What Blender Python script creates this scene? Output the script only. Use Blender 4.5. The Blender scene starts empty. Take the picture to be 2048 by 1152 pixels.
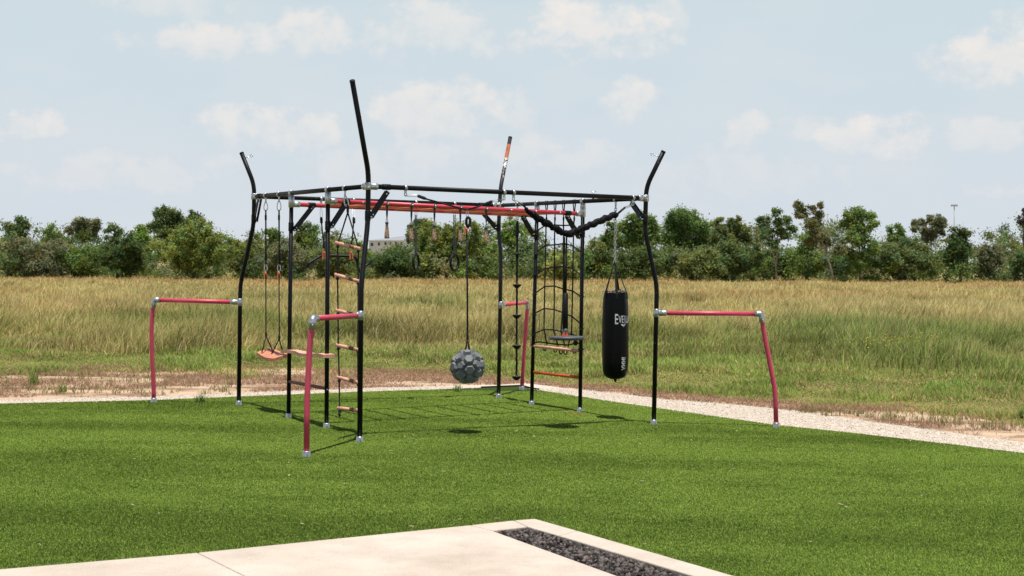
import bpy, math, random
import numpy as np
from mathutils import Vector, Matrix
rnd = random.Random(7)
RNG = np.random.default_rng(11)
SC = bpy.context.scene
COL = SC.collection

# ------------------------------------------------------------------ camera
F = 2940.7; Y0 = 521.1; HC = 1.638
TH = math.atan((576 - Y0) / F)
cam = bpy.data.cameras.new('camera'); camo = bpy.data.objects.new('camera', cam); COL.objects.link(camo)
camo.location = (0, 0, HC); camo.rotation_euler = (math.pi / 2 - TH, 0, 0)
cam.sensor_width = 36; cam.lens = 36 * F / 2048; cam.clip_end = 8000; cam.clip_start = .1
cam.dof.use_dof = True; cam.dof.focus_distance = 14.5; cam.dof.aperture_fstop = 6.3
SC.camera = camo
CT, ST = math.cos(TH), math.sin(TH)

def ray(px, py):
    x = (px - 1024) / F; u = (576 - py) / F
    return Vector((x, CT + ST * u, -ST + CT * u))
def at(px, py, Y):
    d = ray(px, py); return Vector((0, 0, HC)) + d * (Y / d.y)
def proj(P):
    z = P[2] - HC; d = P[1] * CT - z * ST; u = P[1] * ST + z * CT
    return (1024 + F * P[0] / d, 576 - F * u / d)

# the play frame's own base plane (the turf drains to the right)
TA = .0164; PSI = .5167; TX, TY = -.7756, 15.5355; SS = 3.0734; H = 2.3
RM = Matrix.Rotation(TA, 3, 'Y')
UV = Vector((math.cos(PSI), math.sin(PSI), 0)); VV = Vector((-math.sin(PSI), math.cos(PSI), 0))
def S2W(u, v, h):
    return RM @ (UV * u + VV * v + Vector((0, 0, h))) + Vector((TX, TY, 0))
def tz(x, y): return -math.tan(TA) * (x - TX)
def gnd(px, py, up=0.0):
    d = ray(px, py); t = math.tan(TA)
    k = (-t * (0 - TX) + up - HC) / (d.z + t * d.x)
    return Vector((0, 0, HC)) + d * k
def sstep(a, b, x):
    t = np.clip((x - a) / (b - a), 0, 1); return t * t * (3 - 2 * t)
def gz(x, y):
    x = np.asarray(x, float); y = np.asarray(y, float)
    near = -math.tan(TA) * (x - TX)
    yy = np.minimum(y, 150)
    far = -.0044 * x - .17 * yy / 130
    w = sstep(19, 48, y)
    return near * (1 - w) + far * w
def seg_at(A, B, px):
    lo, hi = -0.3, 1.3
    a = proj(A)[0]; b = proj(B)[0]; s = 1 if b > a else -1
    for _ in range(40):
        m = (lo + hi) / 2
        if (proj(A.lerp(B, m))[0] - px) * s > 0: hi = m
        else: lo = m
    return A.lerp(B, (lo + hi) / 2)

# ------------------------------------------------------------------ numpy noise
def vnoise(x, y, seed=0):
    x = np.asarray(x, float); y = np.asarray(y, float)
    xi = np.floor(x).astype(np.int64); yi = np.floor(y).astype(np.int64)
    fx = x - xi; fy = y - yi; fx = fx * fx * (3 - 2 * fx); fy = fy * fy * (3 - 2 * fy)
    def h(a, b):
        n = (a * 374761393 + b * 668265263 + seed * 974711) & 0x7fffffff
        n = ((n ^ (n >> 13)) * 1274126177) & 0x7fffffff
        return ((n ^ (n >> 16)) & 0xffff) / 65535.0
    return (h(xi, yi) * (1 - fx) + h(xi + 1, yi) * fx) * (1 - fy) + (h(xi, yi + 1) * (1 - fx) + h(xi + 1, yi + 1) * fx) * fy
def fbm(x, y, seed=0, o=4):
    s = 0; a = .5; t = 0
    for i in range(o):
        s = s + a * vnoise(x * 2 ** i, y * 2 ** i, seed + i * 17); t += a; a *= .5
    return s / t
def inpoly(x, y, poly):
    r = np.zeros(len(x), bool); n = len(poly)
    for i in range(n):
        x1, y1 = poly[i][0], poly[i][1]; x2, y2 = poly[i - 1][0], poly[i - 1][1]
        if y1 == y2: continue
        c = ((y1 > y) != (y2 > y)) & (x < (x2 - x1) * (y - y1) / (y2 - y1) + x1)
        r ^= c
    return r

# ------------------------------------------------------------------ materials
MATS = {}
def nodes_of(name):
    m = bpy.data.materials.new(name); m.use_nodes = True
    nt = m.node_tree; b = nt.nodes['Principled BSDF']; MATS[name] = m
    return m, nt, b
def mat(name, col, rough=.5, metal=0., var=.0, scale=8., bump=0., bscale=60., spec=.5, col2=None, stretch=None):
    m, nt, b = nodes_of(name)
    b.inputs['Roughness'].default_value = rough; b.inputs['Metallic'].default_value = metal
    b.inputs['Specular IOR Level'].default_value = spec
    b.inputs['Base Color'].default_value = (*col, 1)
    if var or bump or col2:
        tc = nt.nodes.new('ShaderNodeTexCoord')
        src = tc.outputs['Object']
        if stretch:
            mp = nt.nodes.new('ShaderNodeMapping'); mp.inputs['Scale'].default_value = stretch
            nt.links.new(src, mp.inputs['Vector']); src = mp.outputs['Vector']
    if var or col2:
        n = nt.nodes.new('ShaderNodeTexNoise'); n.inputs['Scale'].default_value = scale; n.inputs['Detail'].default_value = 6
        n.inputs['Roughness'].default_value = .65
        nt.links.new(src, n.inputs['Vector'])
        r = nt.nodes.new('ShaderNodeValToRGB'); r.color_ramp.elements[0].position = .32; r.color_ramp.elements[1].position = .68
        c2 = col2 or tuple(min(1, c * (1 + var)) for c in col); c1 = col if col2 else tuple(c * (1 - var) for c in col)
        r.color_ramp.elements[0].color = (*c1, 1); r.color_ramp.elements[1].color = (*c2, 1)
        nt.links.new(n.outputs['Fac'], r.inputs['Fac']); nt.links.new(r.outputs['Color'], b.inputs['Base Color'])
    if bump:
        n2 = nt.nodes.new('ShaderNodeTexNoise'); n2.inputs['Scale'].default_value = bscale; n2.inputs['Detail'].default_value = 5
        nt.links.new(src, n2.inputs['Vector'])
        bp = nt.nodes.new('ShaderNodeBump'); bp.inputs['Strength'].default_value = bump; bp.inputs['Distance'].default_value = .01
        nt.links.new(n2.outputs['Fac'], bp.inputs['Height']); nt.links.new(bp.outputs['Normal'], b.inputs['Normal'])
    return m
def leafmat(name, trans=.35, rough=.6):
    m = bpy.data.materials.new(name); m.use_nodes = True; nt = m.node_tree
    for n in list(nt.nodes):
        if n.type != 'OUTPUT_MATERIAL': nt.nodes.remove(n)
    out = nt.nodes['Material Output']
    a = nt.nodes.new('ShaderNodeAttribute'); a.attribute_name = 'col'
    d = nt.nodes.new('ShaderNodeBsdfDiffuse'); t = nt.nodes.new('ShaderNodeBsdfTranslucent'); mx = nt.nodes.new('ShaderNodeMixShader')
    mx.inputs[0].default_value = trans
    nt.links.new(a.outputs['Color'], d.inputs['Color']); nt.links.new(a.outputs['Color'], t.inputs['Color'])
    nt.links.new(d.outputs[0], mx.inputs[1]); nt.links.new(t.outputs[0], mx.inputs[2]); nt.links.new(mx.outputs[0], out.inputs['Surface'])
    return m
M_BLACK = mat('black_powder_coat', (.008, .008, .009), .45, spec=.22, var=.35, scale=25, bump=.05, bscale=200)
def chips(m, col, thr, scale):
    nt = m.node_tree; b = nt.nodes['Principled BSDF']; lk = b.inputs['Base Color'].links[0].from_socket
    tc = nt.nodes.new('ShaderNodeTexCoord'); n = nt.nodes.new('ShaderNodeTexNoise'); n.inputs['Scale'].default_value = scale; n.inputs['Detail'].default_value = 3
    nt.links.new(tc.outputs['Object'], n.inputs['Vector'])
    g = nt.nodes.new('ShaderNodeMapRange'); g.inputs['From Min'].default_value = thr; g.inputs['From Max'].default_value = thr + .03; nt.links.new(n.outputs['Fac'], g.inputs['Value'])
    mx = nt.nodes.new('ShaderNodeMix'); mx.data_type = 'RGBA'; mx.inputs['B'].default_value = (*col, 1)
    nt.links.new(g.outputs[0], mx.inputs['Factor']); nt.links.new(lk, mx.inputs['A']); nt.links.new(mx.outputs['Result'], b.inputs['Base Color'])
chips(M_BLACK, (.24, .23, .22), .715, 42)
M_RED = mat('faded_red_paint', (.72, .078, .140), .40, var=.12, scale=14, bump=.04, bscale=150)
chips(M_RED, (.75, .35, .36), .70, 30)
M_RAIL = mat('red_rail_paint', (.68, .058, .085), .38, var=.12, scale=14)
M_GALV = mat('galvanised_steel', (.55, .57, .58), .38, metal=.85, var=.22, scale=30, bump=.08, bscale=90)
M_STEEL = mat('bright_steel', (.62, .63, .64), .3, metal=.9)
M_WOOD = mat('orange_stained_wood', (.66, .26, .14), .5, var=.3, scale=14, bump=.15, bscale=40)
M_SALMON = mat('sun_bleached_wood', (.80, .41, .29), .6, var=.2, scale=12, bump=.15, bscale=40)
M_BROWN = mat('weathered_brown_wood', (.26, .11, .075), .6, var=.3, scale=16, bump=.2)
M_ORANGE = mat('orange_plastic', (.74, .20, .075), .45, var=.15, scale=30)
M_BRIGHT = mat('bright_orange_paint', (.68, .10, .018), .4, var=.3, scale=9)
M_ROPE = mat('black_rope', (.011, .011, .012), .8, var=.4, scale=120, bump=.4, bscale=300)
M_WEB = mat('grey_webbing', (.06, .065, .075), .75, var=.3, scale=60)
M_RUB = mat('black_rubber', (.010, .010, .011), .5, spec=.2)
M_FAB = mat('black_ripstop', (.006, .006, .007), .5, spec=.12, var=.5, scale=40, bump=.9, bscale=70)
M_VINYL = mat('black_vinyl', (.006, .006, .0065), .34, spec=.12, bump=.12, bscale=14)
M_WHITE = mat('white_print', (.78, .78, .78), .6)
M_BALL = mat('grey_rubber', (.185, .195, .20), .6, var=.2, scale=14, bump=.1, bscale=120)
M_DISC = mat('grey_plastic', (.085, .088, .092), .5, var=.15)
def cone_mat():
    m, nt, b = nodes_of('speckled_grip'); b.inputs['Roughness'].default_value = .8
    tc = nt.nodes.new('ShaderNodeTexCoord'); v = nt.nodes.new('ShaderNodeTexVoronoi'); v.inputs['Scale'].default_value = 75
    nt.links.new(tc.outputs['Object'], v.inputs['Vector'])
    r = nt.nodes.new('ShaderNodeValToRGB'); e = r.color_ramp.elements
    e[0].position = .32; e[0].color = (.76, .44, .27, 1); e[1].position = .6; e[1].color = (.20, .155, .12, 1)
    nt.links.new(v.outputs['Distance'], r.inputs['Fac']); nt.links.new(r.outputs['Color'], b.inputs['Base Color'])
    return m
M_CONE = cone_mat()
M_STUFF = mat('bag_stuffing', (.65, .52, .42), .9, col2=(.12, .08, .06), scale=45)
M_TRUNK = mat('bark', (.16, .125, .095), .9, var=.35, scale=3, bump=.5, bscale=14)
M_PALE = mat('pale_bark', (.34, .28, .22), .9, var=.3, scale=3)
M_LEAF = leafmat('leaves', .5)
M_BLADE = leafmat('grass_blades', .28)
M_TURFB = leafmat('turf_fibre', .06)
M_STONE = leafmat('stone_chips', 0)
def peel_mat():
    m, nt, b = nodes_of('peeling_black_paint'); b.inputs['Roughness'].default_value = .5
    g = nt.nodes.new('ShaderNodeNewGeometry'); s = nt.nodes.new('ShaderNodeSeparateXYZ'); nt.links.new(g.outputs['Position'], s.inputs[0])
    n = nt.nodes.new('ShaderNodeTexNoise'); n.inputs['Scale'].default_value = 32; n.inputs['Detail'].default_value = 4
    nt.links.new(g.outputs['Position'], n.inputs['Vector'])
    def mr(a, b_):
        k = nt.nodes.new('ShaderNodeMapRange'); k.inputs['From Min'].default_value = a; k.inputs['From Max'].default_value = b_
        nt.links.new(s.outputs['Z'], k.inputs['Value']); return k
    k1 = mr(2.58, 2.95); k2 = mr(2.86, 2.9); k3 = mr(3.065, 3.055)
    ml = nt.nodes.new('ShaderNodeMath'); ml.operation = 'MULTIPLY'; nt.links.new(k1.outputs[0], ml.inputs[0]); nt.links.new(k3.outputs[0], ml.inputs[1])
    th = nt.nodes.new('ShaderNodeMath'); th.operation = 'MULTIPLY_ADD'; th.inputs[1].default_value = .22; th.inputs[2].default_value = -.02
    nt.links.new(ml.outputs[0], th.inputs[0])
    ad = nt.nodes.new('ShaderNodeMath'); ad.operation = 'ADD'; nt.links.new(n.outputs['Fac'], ad.inputs[0]); nt.links.new(th.outputs[0], ad.inputs[1])
    gt = nt.nodes.new('ShaderNodeMath'); gt.operation = 'GREATER_THAN'; gt.inputs[1].default_value = .60; nt.links.new(ad.outputs[0], gt.inputs[0])
    k4 = mr(2.56, 2.60); k5 = nt.nodes.new('ShaderNodeMath'); k5.operation = 'MULTIPLY'; nt.links.new(k3.outputs[0], k5.inputs[0]); nt.links.new(k4.outputs[0], k5.inputs[1])
    g2 = nt.nodes.new('ShaderNodeMath'); g2.operation = 'MULTIPLY'; nt.links.new(gt.outputs[0], g2.inputs[0]); nt.links.new(k5.outputs[0], g2.inputs[1])
    mx = nt.nodes.new('ShaderNodeMix'); mx.data_type = 'RGBA'; mx.inputs['A'].default_value = (.7, .68, .66, 1); mx.inputs['B'].default_value = (.42, .12, .045, 1)
    nt.links.new(k2.outputs[0], mx.inputs['Factor'])
    m2 = nt.nodes.new('ShaderNodeMix'); m2.data_type = 'RGBA'; m2.inputs['A'].default_value = (.014, .014, .015, 1)
    nt.links.new(mx.outputs['Result'], m2.inputs['B']); nt.links.new(g2.outputs[0], m2.inputs['Factor']); nt.links.new(m2.outputs['Result'], b.inputs['Base Color'])
    return m
M_PEEL = peel_mat()

# ------------------------------------------------------------------ mesh builder
def fillet(pts, r, n=5):
    out = [pts[0]]
    for i in range(1, len(pts) - 1):
        p, a, b = pts[i], pts[i - 1], pts[i + 1]
        d1 = (a - p); d2 = (b - p); k = min(r, d1.length * .45, d2.length * .45)
        s = p + d1.normalized() * k; e = p + d2.normalized() * k
        for j in range(n + 1):
            t = j / n; out.append(s.lerp(p, t).lerp(p.lerp(e, t), t))
    out.append(pts[-1]); return out
def frame_of(d):
    d = d.normalized(); a = Vector((0, 0, 1)) if abs(d.z) < .9 else Vector((1, 0, 0))
    x = d.cross(a).normalized(); return x, d.cross(x).normalized()
ORIG = {}
class MB:
    def __init__(s): s.v = []; s.f = []; s.sm = []
    def add(s, v, f, sm=True):
        o = len(s.v); s.v += [Vector(p) for p in v]; s.f += [tuple(i + o for i in q) for q in f]; s.sm += [sm] * len(f); return s
    def tube(s, pts, r, seg=12, closed=False):
        n = len(pts); pts = [Vector(p) for p in pts]; rr = r if isinstance(r, (list, tuple)) else [r] * n
        x = None; V = []; Fc = []
        for i in range(n):
            if closed: d = pts[(i + 1) % n] - pts[i - 1]
            else: d = pts[min(i + 1, n - 1)] - pts[max(i - 1, 0)]
            d.normalize()
            if x is None: x, _ = frame_of(d)
            x = (x - d * x.dot(d)).normalized(); y = d.cross(x)
            V += [pts[i] + (x * math.cos(2 * math.pi * k / seg) + y * math.sin(2 * math.pi * k / seg)) * rr[i] for k in range(seg)]
        for i in range(n if closed else n - 1):
            j = (i + 1) % n
            for k in range(seg):
                k2 = (k + 1) % seg; Fc.append((i * seg + k, i * seg + k2, j * seg + k2, j * seg + k))
        s.add(V, Fc)
        if not closed:
            o = len(s.v) - n * seg
            s.f += [tuple(o + k for k in reversed(range(seg))), tuple(o + (n - 1) * seg + k for k in range(seg))]; s.sm += [False, False]
        return s
    def cyl(s, a, b, r, seg=16): return s.tube([Vector(a), Vector(b)], r, seg)
    def box(s, c, ax, ay, az, sx, sy, sz, bev=0):
        c = Vector(c); ax, ay, az = [Vector(q).normalized() for q in (ax, ay, az)]
        V = [c + ax * i * sx / 2 + ay * j * sy / 2 + az * k * sz / 2 for i in (-1, 1) for j in (-1, 1) for k in (-1, 1)]
        return s.add(V, [(0, 1, 3, 2), (4, 6, 7, 5), (0, 4, 5, 1), (2, 3, 7, 6), (0, 2, 6, 4), (1, 5, 7, 3)], False)
    def ball(s, c, r, seg=10, ring=7, sc=(1, 1, 1)):
        c = Vector(c); V = []; Fc = []
        for i in range(ring + 1):
            t = math.pi * i / ring
            for k in range(seg):
                p = 2 * math.pi * k / seg
                V.append(c + Vector((math.sin(t) * math.cos(p) * r * sc[0], math.sin(t) * math.sin(p) * r * sc[1], math.cos(t) * r * sc[2])))
        for i in range(ring):
            for k in range(seg): k2 = (k + 1) % seg; Fc.append((i * seg + k, (i + 1) * seg + k, (i + 1) * seg + k2, i * seg + k2))
        return s.add(V, Fc)
    def lathe(s, c, prof, seg=24, ax=None):     # prof: (radius, height) list
        c = Vector(c); V = []; Fc = []
        ax = Vector(ax).normalized() if ax is not None else Vector((0, 0, 1)); x, y = frame_of(ax)
        for (r, h) in prof:
            for k in range(seg):
                p = 2 * math.pi * k / seg; V.append(c + (x * math.cos(p) + y * math.sin(p)) * r + ax * h)
        n = len(prof)
        for i in range(n - 1):
            for k in range(seg): k2 = (k + 1) % seg; Fc.append((i * seg + k, i * seg + k2, (i + 1) * seg + k2, (i + 1) * seg + k))
        s.add(V, Fc); o = len(s.v) - n * seg
        s.f += [tuple(o + k for k in reversed(range(seg))), tuple(o + (n - 1) * seg + k for k in range(seg))]; s.sm += [False, False]
        return s
    def build(s, name, m, parent=None, label=None):
        me = bpy.data.meshes.new(name); o = bpy.data.objects.new(name, me); COL.objects.link(o)
        if parent is not None: org = ORIG[parent]; o.parent = parent
        else:
            org = Vector((0, 0, 0))
            if s.v:
                org = Vector((sum(p.x for p in s.v) / len(s.v), sum(p.y for p in s.v) / len(s.v), min(p.z for p in s.v)))
            o.location = org
        ORIG[o] = org
        me.from_pydata([p - org for p in s.v], [], s.f)
        for p, q in zip(me.polygons, s.sm): p.use_smooth = q
        me.materials.append(m); me.update()
        if label: o['label'] = label
        return o
def oval(c, a, b, la, lb, n=14):
    a = Vector(a).normalized(); b = Vector(b).normalized()
    return [Vector(c) + a * math.cos(2 * math.pi * i / n) * la + b * math.sin(2 * math.pi * i / n) * lb for i in range(n)]
def tag(o, label=None, cat=None, group=None, kind=None):
    if label: o['label'] = label
    if cat: o['category'] = cat
    if group: o['group'] = group
    if kind: o['kind'] = kind
    return o
def thing(name, loc, label, cat, group=None):
    o = bpy.data.objects.new(name, None); o.empty_display_size = .2; COL.objects.link(o); o.location = loc; ORIG[o] = Vector(loc)
    return tag(o, label, cat, group)
def raw_mesh(name, verts, loops, starts, m, col=None, parent=None, org=None):
    me = bpy.data.meshes.new(name); n = len(verts)
    me.vertices.add(n); me.vertices.foreach_set('co', np.asarray(verts, np.float32).ravel())
    me.loops.add(len(loops)); me.loops.foreach_set('vertex_index', np.asarray(loops, np.int32))
    me.polygons.add(len(starts)); me.polygons.foreach_set('loop_start', np.asarray(starts, np.int32))
    if col is not None:
        a = me.attributes.new('col', 'FLOAT_COLOR', 'POINT')
        a.data.foreach_set('color', np.concatenate([col, np.ones((n, 1))], 1).astype(np.float32).ravel())
    me.update(calc_edges=True); me.materials.append(m)
    o = bpy.data.objects.new(name, me); COL.objects.link(o)
    if parent is not None: o.parent = parent
    if org is not None and parent is None: o.location = org
    return o

# ------------------------------------------------------------------ ground layers
def sheet(name, poly, up, m, kind='structure', zfun=None, sub=None):
    """polygon sheet (world xy), lies `up` above the ground"""
    import bmesh
    bm = bmesh.new()
    vs = [bm.verts.new((p[0], p[1], 0)) for p in poly]; f = bm.faces.new(vs)
    if f.normal.z < 0: bmesh.ops.reverse_faces(bm, faces=[f])
    bmesh.ops.triangulate(bm, faces=bm.faces[:])
    for v in bm.verts: v.co.z = float(gz(v.co.x, v.co.y)) + up
    bm.normal_update()
    for f in bm.faces:
        if f.normal.z < 0: f.normal_flip()
    me = bpy.data.meshes.new(name); bm.to_mesh(me); bm.free(); me.materials.append(m)
    o = bpy.data.objects.new(name, me); COL.objects.link(o); o['kind'] = kind; return o
def densify(px, step=8, amp=0., seed=0):
    out = []
    for i in range(len(px) - 1):
        (x1, y1), (x2, y2) = px[i], px[i + 1]; n = max(1, int(abs(x2 - x1) / step))
        for k in range(n):
            t = k / n; x = x1 + (x2 - x1) * t; y = y1 + (y2 - y1) * t
            out.append((x, y + amp * (fbm(np.array([x / 45.]), np.array([seed * 3.1]), seed)[0] - .5) * 2))
    out.append(px[-1]); return out
turf_edge = [(-500, 834), (0, 808), (300, 801), (500, 793), (700, 785), (850, 780), (960, 776), (1043, 773), (1062, 778), (1200, 800), (1400, 829), (1555, 851), (1700, 866), (1900, 889), (2048, 907), (2600, 976)]
grav_edge = [(-500, 824), (0, 800.5), (300, 794), (500, 786), (700, 778), (850, 773.5), (960, 771), (1043, 767), (1065, 768), (1200, 784), (1328, 799), (1450, 808), (1555, 818), (1700, 838), (1800, 851), (1900, 865), (2048, 885), (2600, 950)]
dirt_edge = [(-500, 758), (0, 752), (150, 742), (300, 746), (480, 742), (600, 736), (760, 744), (860, 748), (1000, 755), (1080, 764), (1200, 773), (1300, 782), (1400, 793), (1550, 808), (1650, 814), (1800, 822), (1950, 836), (2048, 848), (2600, 905)]
E_T = [gnd(*p) for p in turf_edge]
E_G = [gnd(*p) for p in densify(grav_edge, 10, 1.6, 3)]
E_D = [gnd(*p) for p in densify(dirt_edge, 12, 7, 5)]
TURF = [(p.x, p.y) for p in E_T] + [(16, -6), (-16, -6)]
GRAV = [(p.x, p.y) for p in E_T] + [(p.x, p.y) for p in reversed(E_G)]
DIRT = [(p.x, p.y) for p in E_G] + [(p.x, p.y) for p in reversed(E_D)]
def noise_ramp_mat(name, stops, scale, detail=8, rough=.95, bump=.3, bscale=40, stretch=None, rgh=.7):
    m, nt, b = nodes_of(name); b.inputs['Roughness'].default_value = rough; b.inputs['Specular IOR Level'].default_value = .1
    g = nt.nodes.new('ShaderNodeNewGeometry'); src = g.outputs['Position']
    if stretch:
        mp = nt.nodes.new('ShaderNodeMapping'); mp.inputs['Scale'].default_value = stretch; nt.links.new(src, mp.inputs['Vector']); src = mp.outputs['Vector']
    n = nt.nodes.new('ShaderNodeTexNoise'); n.inputs['Scale'].default_value = scale; n.inputs['Detail'].default_value = detail; n.inputs['Roughness'].default_value = rgh
    nt.links.new(src, n.inputs['Vector'])
    r = nt.nodes.new('ShaderNodeValToRGB'); els = r.color_ramp.elements
    while len(els) < len(stops): els.new(.5)
    for e, (p, c) in zip(els, stops): e.position = p; e.color = (*c, 1)
    nt.links.new(n.outputs['Fac'], r.inputs['Fac']); nt.links.new(r.outputs['Color'], b.inputs['Base Color'])
    if bump:
        n2 = nt.nodes.new('ShaderNodeTexNoise'); n2.inputs['Scale'].default_value = bscale; n2.inputs['Detail'].default_value = 6; nt.links.new(g.outputs['Position'], n2.inputs['Vector'])
        bp = nt.nodes.new('ShaderNodeBump'); bp.inputs['Strength'].default_value = bump; bp.inputs['Distance'].default_value = .03
        nt.links.new(n2.outputs['Fac'], bp.inputs['Height']); nt.links.new(bp.outputs['Normal'], b.inputs['Normal'])
    return m
M_FIELD = noise_ramp_mat('field_soil', [(.3, (.14, .13, .045)), (.5, (.26, .21, .085)), (.7, (.36, .26, .12))], .9, bump=.6, bscale=12)
M_TURF = noise_ramp_mat('turf_backing', [(.3, (.03, .055, .008)), (.7, (.055, .09, .015))], 30, bump=.5, bscale=150)
M_GRAV = noise_ramp_mat('pale_crushed_stone', [(.30, (.48, .40, .31)), (.45, (.62, .54, .44)), (.7, (.70, .62, .53))], 22, bump=.6, bscale=45)
M_DIRT = noise_ramp_mat('sandy_soil', [(.34, (.20, .125, .08)), (.44, (.36, .24, .155)), (.50, (.55, .40, .27)), (.7, (.64, .48, .34))], 1.5, bump=.8, bscale=25, stretch=(.8, 1.6, 1))
M_CONC = noise_ramp_mat('cream_concrete', [(.3, (.53, .445, .36)), (.45, (.605, .52, .43)), (.6, (.65, .57, .48)), (.75, (.58, .49, .40))], 1.1, detail=12, bump=.2, bscale=60, rough=.8)
_nt = M_CONC.node_tree; _b = _nt.nodes['Principled BSDF']; _lk = _b.inputs['Base Color'].links[0].from_socket
_g = _nt.nodes.new('ShaderNodeNewGeometry'); _n = _nt.nodes.new('ShaderNodeTexNoise'); _n.inputs['Scale'].default_value = 160; _n.inputs['Detail'].default_value = 4; _nt.links.new(_g.outputs['Position'], _n.inputs['Vector'])
_n2 = _nt.nodes.new('ShaderNodeTexNoise'); _n2.inputs['Scale'].default_value = 3.2; _n2.inputs['Detail'].default_value = 8; _n2.inputs['Roughness'].default_value = .7; _nt.links.new(_g.outputs['Position'], _n2.inputs['Vector'])
_r = _nt.nodes.new('ShaderNodeMapRange'); _r.inputs['From Min'].default_value = .35; _r.inputs['From Max'].default_value = .65; _r.inputs['To Min'].default_value = .86; _r.inputs['To Max'].default_value = 1.06; _nt.links.new(_n.outputs['Fac'], _r.inputs['Value'])
_r2 = _nt.nodes.new('ShaderNodeMapRange'); _r2.inputs['From Min'].default_value = .38; _r2.inputs['From Max'].default_value = .6; _r2.inputs['To Min'].default_value = .92; _r2.inputs['To Max'].default_value = 1.03; _nt.links.new(_n2.outputs['Fac'], _r2.inputs['Value'])
_m = _nt.nodes.new('ShaderNodeMath'); _m.operation = 'MULTIPLY'; _nt.links.new(_r.outputs[0], _m.inputs[0]); _nt.links.new(_r2.outputs[0], _m.inputs[1])
_v = _nt.nodes.new('ShaderNodeVectorMath'); _v.operation = 'SCALE'; _nt.links.new(_lk, _v.inputs[0]); _nt.links.new(_m.outputs[0], _v.inputs['Scale']); _nt.links.new(_v.outputs[0], _b.inputs['Base Color'])
M_BED = noise_ramp_mat('dark_bed_soil', [(.3, (.012, .010, .010)), (.7, (.03, .026, .025))], 30)
# base sheet to the horizon
ys = np.concatenate([np.linspace(-40, 10, 8), np.linspace(12, 60, 40), np.linspace(64, 160, 30), np.geomspace(175, 4000, 12)])
xs = np.linspace(-1, 1, 61)
vv = []; lo = []; st = []
for y in ys:
    for x in xs:
        X = x * (30 + abs(y) * .9); vv.append((X, y, float(gz(X, y)) - (.012 if y < 40 else .012)))
nx = len(xs)
for i in range(len(ys) - 1):
    for j in range(nx - 1):
        st.append(len(lo)); a = i * nx + j; lo += [a, a + 1, a + nx + 1, a + nx]
tag(raw_mesh('ground', vv, lo, st, M_FIELD), kind='structure')
sheet('dirt_strip', DIRT, -.004, M_DIRT)
sheet('gravel_path', GRAV, .002, M_GRAV)
sheet('turf', TURF, .004, M_TURF)
mb = MB(); EDG = [gnd(*p) for p in ((962, 776.5), (1000, 774.8), (1043, 773), (1062, 778), (1078, 780.5))]
for a, b in zip(EDG, EDG[1:]): mb.box((a + b) / 2 + Vector((0, .0, .012)), b - a, (0, 0, 1), (b - a).cross(Vector((0, 0, 1))), (b - a).length, .022, .012)
tag(mb.build('turf_edging', mat('edging_shadow_black', (.02, .02, .02), .7)), 'thin edging strip round the far corner of the turf, coloured black as its shadow line', 'edging')  # raised edge strip; its black is the edging's shadow put into the colour

# patio: slabs, border and black rock bed
UPP = .03
pg = lambda x, y: gnd(x, y, UPP)
def ext(a, b, k): return a + (b - a).normalized() * k
a0 = pg(0, 1138); a1 = pg(395, 1105); a2 = pg(940, 1050); a3 = pg(1028, 1040.5); a4 = pg(1070, 1037)
j1 = pg(490, 1152); b0 = pg(985, 1061); b1 = pg(1237, 1152); c0 = pg(1055, 1053); c1 = pg(1385, 1152); d1 = pg(1470, 1152)
aL = ext(a1, a0, 9); j1e = ext(a1, j1, 6); b1e = ext(b0, b1, 6); c1e = ext(c0, c1, 6); d1e = ext(a4, d1, 6)
aLe = aL + (j1e - a1)
def slab(mbq, poly, t=.09, bev=.006, gap=.003):
    n = len(poly); poly = list(poly)
    if sum(poly[i].x * poly[(i + 1) % n].y - poly[(i + 1) % n].x * poly[i].y for i in range(n)) < 0: poly.reverse()
    def off(k):
        out = []
        for i in range(n):
            d1 = (poly[i] - poly[i - 1]).normalized(); d2 = (poly[(i + 1) % n] - poly[i]).normalized()
            n1_ = Vector((-d1.y, d1.x, 0)); n2_ = Vector((-d2.y, d2.x, 0)); m_ = (n1_ + n2_); m_ /= max(.35, m_.dot(n1_)); out.append(poly[i] + m_ * k)
        return out
    o = off(gap); i1 = off(gap + bev * .35); i2 = off(gap + bev)
    V = [p - Vector((0, 0, t)) for p in o] + [p - Vector((0, 0, bev)) for p in o] + [p - Vector((0, 0, bev * .3)) for p in i1] + i2
    Fc = [tuple(3 * n + i for i in range(n))]
    for k in range(3):
        for i in range(n): j = (i + 1) % n; Fc.append((k * n + i, k * n + j, (k + 1) * n + j, (k + 1) * n + i))
    mbq.add(V, Fc, False)
pm = MB()
slab(pm, [aL, a1, j1e, aLe]); slab(pm, [a1, a2, b0, b1e, j1e])
slab(pm, [a2, a3, c0, b0])
cA = pg(1155, 1061); cB = pg(1118, 1071)
slab(pm, [a3, a4, cA, cB, c0]); slab(pm, [cA, d1e, c1e, cB])
po = pm.build('patio', M_CONC); tag(po, kind='structure')
BED = [b0, c0, c1e, b1e]
bed = MB(); bed.add([p - Vector((0, 0, .045)) for p in BED], [(0, 3, 2, 1)], False); tag(bed.build('rock_bed', M_BED), kind='structure')
PATIO = [(p.x, p.y) for p in (aL, a1, a2, a3, a4, d1e, c1e, b1e, aLe)]
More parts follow.
